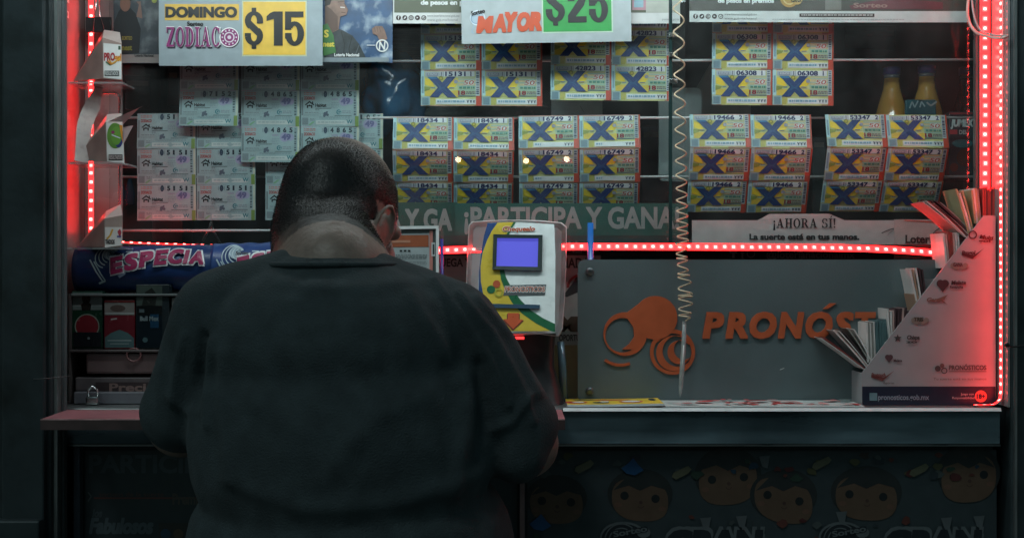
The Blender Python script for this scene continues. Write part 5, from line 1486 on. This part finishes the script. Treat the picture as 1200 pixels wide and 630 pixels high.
for i in range(70):
    cx, cy = rnd.uniform(625, 1162), rnd.choice((rnd.uniform(532, 560), rnd.uniform(604, 690)))
    r = rnd.uniform(3, 8)
    s.poly([(cx + r * rnd.uniform(.5, 1.2) * math.cos(-2 * math.pi * k / 8), cy + .7 * r * rnd.uniform(.5, 1.2) * math.sin(-2 * math.pi * k / 8)) for k in range(8)], ink(rnd.choice(('#4f2626', '#5a302a', '#38302c', '#2a3c32', '#434a4a', '#322e3a', '#20384c', '#4d4b32', '#2a3238'))), 5 + i * .03)
for (x_, y_) in ((740, 548), (632, 613)):
    s.poly([(x_ - 12, y_), (x_ - 4, y_ - 6), (x_ + 2, y_ - 12), (x_ + 8, y_ - 4), (x_ + 14, y_ + 2), (x_ + 4, y_ + 8), (x_ - 6, y_ + 6)], ink('#1c4a75'), 8)
for (x_, y_) in ((798, 552), (1076, 549), (962, 541), (684, 545)):
    s.poly([(x_ - 11, y_ + 6), (x_ - 9, y_ + 1), (x_ + 8, y_ - 7), (x_ + 12, y_ - 3), (x_ + 8, y_ + 2), (x_ - 6, y_ + 9)], ink('#5c5a48'), 8)
for (x_, y_) in ((826, 612), (868, 610), (1108, 612), (1146, 610), (985, 605), (895, 540)):
    s.poly([(x_ - 6, y_ - 6), (x_ + 7, y_ - 7), (x_ + 4, y_ + 8), (x_ - 2, y_ + 6)], ink('#565b5e'), 8)
OUT, DK = ink('#565c5f'), ink('#1a2026')
for x_ in (704, 960):
    s.disc(x_ + 26, 628, 27, OUT, 9.0, 26, 18); s.disc(x_ + 26, 629, 25, DK, 9.4, 26, 16.4)
    for j in range(3): s.ring(x_ + 24, 632, 20 - j * 5, 1.4, OUT, 9.8, 20, 190, 320)
    s.disc(x_ + 50, 623, 8, OUT, 10.0, 14, 6); s.text('Sorteo', x_ + 14, 628, 7, DK, 10.6, width=42, bold=.12, rot=-10); s.text('Sorteo', x_ + 15, 628, 6.6, OUT, 11.0, width=40, bold=.03, rot=-10)
    s.text('GRAN', x_ + 74, 652, 31, OUT, 10.0, width=118, bold=.14, shear=.12); s.text('GRAN', x_ + 76, 651, 29, DK, 11.0, width=114, bold=.07, shear=.12)
tag(s.build('front_poster'), 'dark poster of brown rounds, bows and outlined Sorteo lettering on the kiosk front', 'poster', 'posters on the kiosk front')

# ------------------------------------------------------------------ person
def ell(c, r, R=None):
    return ('e', Vector(c), Vector(r), R or Matrix.Identity(3))
def cap(a, b, r0, r1, n=None, flat=None):
    a, b = Vector(a), Vector(b)
    n = n or max(2, int((b - a).length / (min(r0, r1) * .3)) + 1)
    return [ell(a.lerp(b, i / n), [r0 + (r1 - r0) * i / n] * 3 if flat is None else [(r0 + (r1 - r0) * i / n) * f for f in flat]) for i in range(n + 1)]
def blob(prims, voxel, smooth_it, post=None):
    bm = bmesh.new()
    for p in prims:
        if isinstance(p, list):
            items = p
        else:
            items = [p]
        for (_, c, r, R) in items:
            M = Matrix.Translation(c) @ R.to_4x4() @ Matrix.Diagonal((r[0], r[1], r[2], 1))
            bmesh.ops.create_icosphere(bm, subdivisions=3 if max(r) > .02 else 2, radius=1, matrix=M)
    me = bpy.data.meshes.new('tmp'); bm.to_mesh(me); bm.free()
    o = bpy.data.objects.new('tmp', me); COL.objects.link(o)
    md = o.modifiers.new('r', 'REMESH'); md.mode = 'VOXEL'; md.voxel_size = voxel
    sm = o.modifiers.new('s', 'SMOOTH'); sm.factor = .5; sm.iterations = smooth_it
    dg = bpy.context.evaluated_depsgraph_get(); dg.update()
    out = bpy.data.meshes.new_from_object(o.evaluated_get(dg))
    bpy.data.objects.remove(o); bpy.data.meshes.remove(me)
    return out
def mesh_obj(name, me, mats_, parent, loc):
    for v in me.vertices: v.co -= Vector(loc)
    me.materials.clear()
    for m_ in mats_: me.materials.append(m_)
    me.polygons.foreach_set('use_smooth', [True] * len(me.polygons))
    o = bpy.data.objects.new(name, me); COL.objects.link(o); place(o, loc, parent)
    return o
man_loc = Vector((-.22, 1.90, 0))
man = empty('person', man_loc, 'heavy-set man seen from behind in a black T-shirt, head bowed at the counter', 'person')
Hc = Vector((P(397, 0, 2.0).x, 2.0, 1.408))
yaw, pit = math.radians(27), math.radians(24)
f0 = Vector((math.sin(yaw), math.cos(yaw), 0)); rt = Vector((math.cos(yaw), -math.sin(yaw), 0)); u0 = Vector((0, 0, 1))
fw = f0 * math.cos(pit) - u0 * math.sin(pit); up = u0 * math.cos(pit) + f0 * math.sin(pit)
HR = Matrix((rt, fw, up)).transposed()
def hl(a, b, c): return Hc + rt * a + fw * b + up * c
def hell(a, b, c, r, extra=None): return ell(hl(a, b, c), r, HR @ extra if extra else HR)
skin = mat('skin', (0.29, 0.21, 0.175), rough=0.42, var=0.16, scale=60, bump=0.12, bscale=180)
skin.node_tree.nodes['Principled BSDF'].inputs['Subsurface Weight'].default_value = 0.08
skin.node_tree.nodes['Principled BSDF'].inputs['Subsurface Radius'].default_value = (0.01, 0.004, 0.002)
prims = [hell(0, -.004, .016, (.079, .098, .094)), hell(0, -.03, -.012, (.072, .068, .075)), hell(0, .034, -.048, (.064, .062, .082)), hell(0, .056, -.098, (.05, .042, .032)),
         hell(.042, .045, -.05, (.03, .04, .04)), hell(-.042, .045, -.05, (.03, .04, .04)), hell(.05, .015, -.08, (.026, .04, .03)), hell(-.05, .015, -.08, (.026, .04, .03)),
         cap(hl(0, .096, -.012), hl(0, .113, -.046), .008, .011), hell(.013, .103, -.048, (.009, .01, .008)), hell(-.013, .103, -.048, (.009, .01, .008)),
         cap(hl(-.045, .078, .006), hl(.045, .078, .006), .012, .012), hell(0, .094, -.076, (.024, .009, .006)), hell(0, .092, -.086, (.021, .009, .007)), hell(0, .088, -.112, (.02, .016, .014))]
for sgn in (1, -1):      # ears: bowl, rim and lobe
    tilt = Matrix.Rotation(math.radians(-14), 3, 'X')
    prims.append(hell(sgn * .079, -.004, -.03, (.007, .017, .027), tilt))
    prims.append(hell(sgn * .083, .002, -.058, (.006, .008, .010)))
    rim = [hl(sgn * (.085 + .006 * math.sin(t)), -.006 + .0195 * math.cos(t) - .008 * math.sin(t) * .3, -.028 + .031 * math.sin(t)) for t in [math.radians(d) for d in range(-60, 215, 13)]]
    for a, b in zip(rim[:-1], rim[1:]): prims.append(cap(a, b, .0042, .0042, 2))
nb = P(392, 330, 1.89)
prims += [cap(nb, hl(0, -.03, -.045), .082, .070), cap(P(392, 318, 1.868), hl(0, -.032, -.035), .066, .068), ell(P(396, 410, 1.86), (.165, .105, .12)), ell(P(400, 520, 1.87), (.185, .12, .2)), ell(P(404, 640, 1.9), (.19, .15, .16)), ell(P(404, 740, 1.9), (.175, .14, .1))]
shL, elL, wrL = P(264, 378, 1.87), P(212, 496, 1.92), Vector((-.335, 2.235, 1.132))
shR, elR, wrR = P(524, 390, 1.87), P(614, 520, 1.90), Vector((-.075, 2.235, 1.132))
prims += [cap(shL, elL, .058, .046), cap(elL, wrL, .046, .029), cap(shR, elR, .058, .047), cap(elR, wrR, .047, .029)]
def hand(w, d, sgn):
    d = Vector(d).normalized(); side_ = Vector((d.y, -d.x, 0)) * sgn     # towards the thumb
    palm = w + d * .045 + Vector((0, 0, -.006))
    R = Matrix((Vector((side_.x, side_.y, 0)), d, Vector((0, 0, 1)))).transposed()
    out = [cap(w, palm, .026, .026, flat=(1, 1, .7)), ell(palm, (.038, .045, .014), R)]
    for i, (off, ln) in enumerate(((.029, .068), (.0095, .076), (-.0095, .071), (-.028, .056))):
        k = palm + side_ * off + d * .036
        a = k + (d + side_ * off * 3).normalized() * ln * .48 + Vector((0, 0, .006)); b = a + (d + side_ * off * 3).normalized() * ln * .3 + Vector((0, 0, -.008)); c = b + d * ln * .22 + Vector((0, 0, -.010))
        out += [cap(k, a, .0088, .0082), cap(a, b, .0082, .0074), cap(b, c, .0074, .0064)]
    t0 = palm + side_ * .03 - d * .02; t1 = t0 + side_ * .022 + d * .026; t2 = t1 + side_ * .008 + d * .026 + Vector((0, 0, -.005))
    out += [cap(t0, t1, .0125, .0105), cap(t1, t2, .0105, .008)]
    return out
prims += hand(wrL, (wrL - elL) * Vector((1, 1, 0)) + Vector((.06, .05, 0)), 1) + hand(wrR, (wrR - elR) * Vector((1, 1, 0)) + Vector((-.02, .06, 0)), -1)
bme = blob(prims, .0038, 3)
bm = bmesh.new(); bm.from_mesh(bme)
sel = []
for v in bm.verts:
    q_ = HR.transposed() @ (v.co - Hc)
    if (v.co - Hc).length < .22 and v.co.z > 1.31 and (q_.z > .022 or (abs(q_.x) < .0745 and q_.y < .03)): sel.append(v)
for _ in range(70): bmesh.ops.smooth_vert(bm, verts=sel, factor=.5, use_axis_x=True, use_axis_y=True, use_axis_z=True)
bm.to_mesh(bme); bm.free()
nt_ = skin.node_tree; at_ = nt_.nodes.new('ShaderNodeAttribute'); at_.attribute_name = 'stubble'
bs_ = nt_.nodes['Principled BSDF']; src_ = bs_.inputs['Base Color'].links[0].from_socket
mx_ = nt_.nodes.new('ShaderNodeMix'); mx_.data_type = 'RGBA'; nt_.links.new(at_.outputs['Fac'], mx_.inputs[0]); nt_.links.new(src_, mx_.inputs[6]); mx_.inputs[7].default_value = (.014, .014, .0145, 1); nt_.links.new(mx_.outputs[2], bs_.inputs['Base Color'])
# hair: stubble cap and short bristles grown from the scalp
rnd = random.Random(5)
HI = HR.transposed()
def hairness(p):
    """>0 on the scalp; the hairline runs over the forehead, round the ears and across the nape"""
    q_ = HI @ (p - Hc)
    x_, y_, z_ = q_
    if abs(x_) > .0755 and -.034 < y_ < .024 and z_ < .008 and z_ > -.075: return -1
    line = -.134 + max(0, (y_ + .02)) * 1.1 + .010 * noise.noise(Vector((x_ * 40, y_ * 40, 1)))
    if y_ > .045: line = max(line, .045 + (y_ - .045) * .4)
    return z_ - line
hairm = mat('cropped_dark_hair', (0.014, 0.014, 0.0145), rough=0.55, var=0.5, scale=220, bump=0.5, bscale=420, spec=0.35)
bm = bmesh.new(); bm.from_mesh(bme); bm.normal_update()
hv, hf, vm = [], [], {}
stub = bme.attributes.new('stubble', 'FLOAT', 'POINT')
for v in bme.vertices:
    if (v.co - Hc).length < .15:
        c_ = min(1, 2.6 * max(0, 1 - ((v.co - hl(0, .008, .106)).length / .092)))
        h_ = hairness(v.co) + .012 * noise.noise(v.co * 90)
        stub.data[v.index].value = max(0, min(1, (h_ + .03) / .10)) ** 1.3 * (.98 - .96 * c_)
bristles = MB()
for f in bm.faces:
    c = f.calc_center_median()
    if (c - Hc).length > .135: continue
    h = hairness(c)
    q_ = HI @ (c - Hc)
    if False:
        ids = []
        for v in f.verts:
            if v.index not in vm:
                vm[v.index] = len(hv); hv.append(v.co + v.normal * (.0004 + .0011 * min(1, max(0, hairness(v.co)) / .03)))
            ids.append(vm[v.index])
        hf.append(ids)
    if h > -.034:
        crown = min(1, 2.6 * max(0, 1 - ((c - hl(0, .008, .106)).length / .092)))
        dens = 2.6 * max(.02, min(1, (h + .034) / .105)) ** 1.6 * (1 - crown) ** 1.8
        k = int(dens) + (1 if rnd.random() < dens % 1 else 0)
        for _ in range(k):
            a, b = rnd.random(), rnd.random()
            vv = f.verts
            p = vv[0].co.lerp(vv[1].co, a).lerp(vv[min(3, len(vv) - 1)].co.lerp(vv[2].co, a), b)
            L = (.0024 + rnd.uniform(-.0007, .0007)) * max(.3, min(1, (h + .034) / .06)) * (1 - .35 * crown)
            nrm = (f.normal + up * -.55 + Vector((rnd.uniform(-.35, .35), rnd.uniform(-.35, .35), rnd.uniform(-.3, .3)))).normalized()
            t1 = nrm.orthogonal().normalized() * .00032; t2 = nrm.cross(t1)
            bristles.raw([p + t1, p - t1 * .5 + t2 * .87, p - t1 * .5 - t2 * .87, p + nrm * L], [(0, 1, 3), (1, 2, 3), (2, 0, 3)], hairm)
bm.free()
body = mesh_obj('body', bme, [skin], man, man_loc)
# trim legs: the body ends inside the trousers
hm = MB(); hm.slot(hairm)
o_ = len(hm.v); hm.v += bristles.v; hm.f += [tuple(i + o_ for i in f) for f in bristles.f]; hm.mi += [0] * len(bristles.f); hm.smooth += [False] * len(bristles.f)
hm.build('hair', man, loc=man_loc)
eyem = mat('eye_white', (0.6, 0.58, 0.55), rough=.15, var=.03); irm = mat('iris', (0.03, 0.015, 0.01), rough=.1)
for sgn in (1, -1):
    m = MB(); c = hl(sgn * .031, .083, -.012)
    bm = bmesh.new(); bmesh.ops.create_uvsphere(bm, u_segments=16, v_segments=10, radius=.0115, matrix=Matrix.Translation(c)); m.bm(bm, eyem, True); bm.free()
    bm = bmesh.new(); bmesh.ops.create_uvsphere(bm, u_segments=12, v_segments=8, radius=.0055, matrix=Matrix.Translation(c + fw * .0075 - up * .002)); m.bm(bm, irm, True); bm.free()
    m.build('eye', man, loc=c)
# T-shirt
def P2(x, y, Y): return P(x, y, Y)
shirt = [ell(P(392, 328, 1.875), (.09, .084, .028)), ell(P(392, 313, 1.879), (.088, .088, .021)), cap(P(362, 329, 1.875), P(262, 377, 1.868), .05, .071), cap(P(428, 333, 1.875), P(524, 391, 1.868), .05, .071),
         ell(P(395, 405, 1.855), (.182, .128, .115)), ell(P(335, 380, 1.84), (.085, .09, .07)), ell(P(455, 388, 1.84), (.085, .09, .07)), ell(P(400, 515, 1.86), (.203, .142, .2)), ell(P(411, 640, 1.9), (.222, .176, .16)), ell(P(411, 740, 1.9), (.222, .174, .11)),
         cap(P(262, 377, 1.868), P(216, 482, 1.91), .071, .0575), cap(P(524, 391, 1.868), P(603, 500, 1.885), .071, .060), cap(P(603, 500, 1.885), P(606, 528, 1.87), .060, .044)]
sme = blob(shirt, .0052, 9)
folds = [([(505, 330), (540, 375), (572, 425), (596, 480)], .0046, .006), ([(535, 345), (575, 395), (605, 450), (625, 500)], .0040, .006), ([(480, 345), (512, 395), (535, 450)], .003, .007), ([(556, 350), (600, 405), (632, 470)], .003, .005),
         ([(232, 395), (222, 440), (219, 492)], -.006, .006), ([(246, 400), (238, 450), (240, 500)], .0045, .006), ([(205, 395), (190, 440), (184, 480)], .003, .006), ([(262, 415), (262, 480), (275, 560)], .0035, .010), ([(560, 430), (566, 480), (560, 540)], -.006, .008), ([(545, 440), (545, 500), (530, 580)], .0045, .010),
         ([(300, 320), (350, 335), (395, 338), (440, 336), (490, 328)], .002, .008), ([(300, 470), (360, 500), (420, 510)], .002, .014), ([(500, 460), (440, 490), (380, 560)], .0022, .014), ([(270, 560), (350, 590), (470, 585), (560, 560)], .003, .012), ([(620, 470), (600, 500), (575, 510)], .004, .006), ([(180, 470), (200, 488), (225, 488)], .003, .006)]
def segd(p, a, b):
    ab = (b[0] - a[0], b[1] - a[1]); t = max(0, min(1, ((p[0] - a[0]) * ab[0] + (p[1] - a[1]) * ab[1]) / (ab[0] ** 2 + ab[1] ** 2)))
    return math.hypot(p[0] - a[0] - ab[0] * t, p[1] - a[1] - ab[1] * t), t
sme.update()
nor = [v.normal.copy() for v in sme.vertices]
fold_w = [([(P(x, y, 1.76).x, P(x, y, 1.76).z) for x, y in pl], amp, wd) for pl, amp, wd in folds]
for v, nn in zip(sme.vertices, nor):
    d = .0030 * noise.noise(v.co * 9) + .0016 * noise.noise(Vector((v.co.x * 26 + v.co.z * 9, v.co.y * 20, v.co.z * 13 - v.co.x * 10))) + .0009 * noise.noise(Vector((v.co.x * 50, v.co.y * 30, v.co.z * 14)))
    if nn.y < .2:
        pz = (v.co.x, v.co.z)
        for pl, amp, wd in fold_w:
            best = 9
            for i_, (a, b) in enumerate(zip(pl[:-1], pl[1:])):
                dd, t = segd(pz, a, b); best = min(best, dd)
            if best < wd * 3: d += 1.5 * amp * math.exp(-(best / wd) ** 2)
    v.co += nn * d
cloth = mat('black_cotton', (0.052, 0.068, 0.074), rough=0.92, var=0.25, scale=35, bump=0.35, bscale=420, spec=0.25, stain='#2c3032', stscale=9, stamt=.25)
cloth.node_tree.nodes['Principled BSDF'].inputs['Sheen Weight'].default_value = 0.04
cloth.node_tree.nodes['Principled BSDF'].inputs['Sheen Roughness'].default_value = 0.5
ts = mesh_obj('t_shirt', sme, [cloth], man, man_loc)
m = MB()
cc = P(392, 311, 1.879)
for dz, r_ in ((.001, .0036),):
    m.tube([Vector((cc.x + .0885 * math.cos(a), cc.y + .0885 * math.sin(a), cc.z + dz)) for a in [2 * math.pi * k / 48 for k in range(48)]], r_, cloth, 8, closed=True)
m.build('collar', ts)
# trousers and shoes (below the frame)
denim = mat('dark_trousers', (0.02, 0.024, 0.035), rough=.85, var=.3, scale=60)
hipL, hipR = Vector((-.32, 1.9, .78)), Vector((-.13, 1.9, .78))
tr = [ell((-.225, 1.9, .80), (.19, .155, .11))]
for h_, fx in ((hipL, -.345), (hipR, -.105)):
    kn = Vector((fx, 1.92, .44)); an = Vector((fx, 1.88, .075)); tr += [cap(h_, kn, .10, .072), cap(kn, an, .072, .058)]
mesh_obj('trousers', blob(tr, .009, 4), [denim], man, man_loc)
for fx in (-.345, -.105):
    sh = [cap((fx, 1.85, .035), (fx, 2.03, .03), .038, .034, flat=(1.1, 1, .85)), ell((fx, 1.87, .07), (.045, .055, .04))]
    me = blob(sh, .006, 3)
    for v in me.vertices: v.co.z = max(v.co.z, .001)
    mesh_obj('shoe', me, [BLACKPL], man, man_loc)

bpy.data.objects.remove(_to)

# ------------------------------------------------------------------ lamps
# tube lamp under the canopy, above the frame
LY, LZ = 2.15, 1.912
lampe = empty('tube_lamp', (0, LY, LZ), 'white tube lamp under the kiosk canopy, just above the signs', 'lamp')
m = MB(); m.box((-.72, LY - .04, LZ + .012), (.78, LY + .04, LZ + .045), mat('lamp_housing', (0.6, 0.6, 0.6), rough=.4), .004); [m.box((x_ - .004, LY - .004, LZ + .0455), (x_ + .004, LY + .004, 2.2), STEEL_DARK) for x_ in (-.6, .6)]; m.build('housing', lampe)
m = MB(); m.tube([(-.70, LY, LZ + .0), (.76, LY, LZ + .0)], .0085, emis('lamp_tube', (0.85, 1.0, 0.97), 6.0), 12); m.build('tube', lampe)
ld = bpy.data.lights.new('tube_light', 'AREA'); ld.shape = 'RECTANGLE'; ld.size = 1.44; ld.size_y = .07; ld.energy = 4.0; ld.color = (0.84, 0.98, 1.0)
lo = bpy.data.objects.new('tube_light', ld); COL.objects.link(lo); lo.location = (.03, LY + .018, LZ - .014); lo.rotation_euler = (math.radians(45), 0, 0)
# house front across the street, with the wall lamps that show as warm spots in the glass
fac = mat('dark_house_render', (0.05, 0.05, 0.048), rough=.85, var=.3, scale=1.2)
m = MB(); m.box((-22, -26.2, 0), (22, -25.2, 8.5), fac)
house = m.build('house_front', loc=(0, -25.7, 0)); tag(house, 'dark house front across the street that the kiosk faces', 'house')
for x_ in (-14, -9.5, -5, 4.5, 9, 13.5):
    for z_ in (1.0, 4.8):
        m = MB(); m.box((x_ - .6, -25.199, z_), (x_ + .6, -25.16, z_ + 1.7), STEEL_DARK); m.box((x_ - .52, -25.159, z_ + .08), (x_ + .52, -25.15, z_ + 1.62), BLACKPL); m.build('window', house)
globe = emis('warm_globe', (1.0, 0.72, 0.5), 26.0)
for k, (px_, py_) in enumerate(((537, 187), (616.5, 188.5), (664, 186.5))):
    D = 30.0; v_ = P(px_, py_, D); pos = Vector((v_.x, 2 * YG - D, v_.z))
    e = empty('wall_lamp', (pos.x, -25.2, pos.z), 'warm globe lamp on the opposite house front, mirrored as a spot in the glass', 'wall lamp', 'wall lamps mirrored in the glass')
    m = MB(); m.tube([(pos.x, -25.199, pos.z + .1), (pos.x, pos.y, pos.z + .1), (pos.x, pos.y, pos.z + .05)], .012, STEEL_DARK, 8); m.build('bracket', e)
    m = MB(); bm = bmesh.new(); bmesh.ops.create_uvsphere(bm, u_segments=16, v_segments=10, radius=.062, matrix=Matrix.Translation(pos)); m.bm(bm, globe, True); bm.free(); m.build('globe', e)

# ------------------------------------------------------------------ sky, moon-dim sun, camera, view
w = bpy.data.worlds.new('World'); SC.world = w; w.use_nodes = True
nt = w.node_tree; bg = nt.nodes['Background']
sk = nt.nodes.new('ShaderNodeTexSky'); sk.sky_type = 'NISHITA'; sk.sun_disc = False
sun_el, sun_rot = math.radians(58), math.radians(200)
sk.sun_elevation = math.radians(4); sk.sun_rotation = sun_rot; sk.air_density = 1.2
hs = nt.nodes.new('ShaderNodeHueSaturation'); hs.inputs['Saturation'].default_value = .35
mx = nt.nodes.new('ShaderNodeMix'); mx.data_type = 'RGBA'; mx.blend_type = 'MULTIPLY'; mx.inputs['Factor'].default_value = 1
mx.inputs[7].default_value = (.60, 1.0, 1.10, 1)
nt.links.new(sk.outputs[0], hs.inputs['Color']); nt.links.new(hs.outputs[0], mx.inputs[6]); nt.links.new(mx.outputs[2], bg.inputs['Color'])
bg.inputs['Strength'].default_value = 0.088
sl = bpy.data.lights.new('sun', 'SUN'); sl.energy = 0.35; sl.angle = math.radians(14); sl.color = (0.85, 1.0, 0.98)
so = bpy.data.objects.new('sun', sl); COL.objects.link(so)
dirv = Vector((.28, .55, -.78))
so.rotation_euler = dirv.to_track_quat('-Z', 'Y').to_euler(); so.location = (0, -5, 8)

cam = bpy.data.cameras.new('camera'); cam.sensor_width = 36; cam.lens = 50.0; cam.clip_start = .05; cam.clip_end = 1000
co = bpy.data.objects.new('camera', cam); COL.objects.link(co); co.location = (0, 0, CZ); co.rotation_euler = (math.pi / 2, 0, 0)
SC.camera = co
SC.view_settings.view_transform = 'Standard'; SC.view_settings.look = 'None'; SC.view_settings.exposure = 0; SC.view_settings.gamma = 1
SC.render.engine = 'CYCLES'
SC.cycles.use_denoising = True
SC.cycles.max_bounces = 8; SC.cycles.transparent_max_bounces = 16
SC.cycles.sample_clamp_indirect = 4
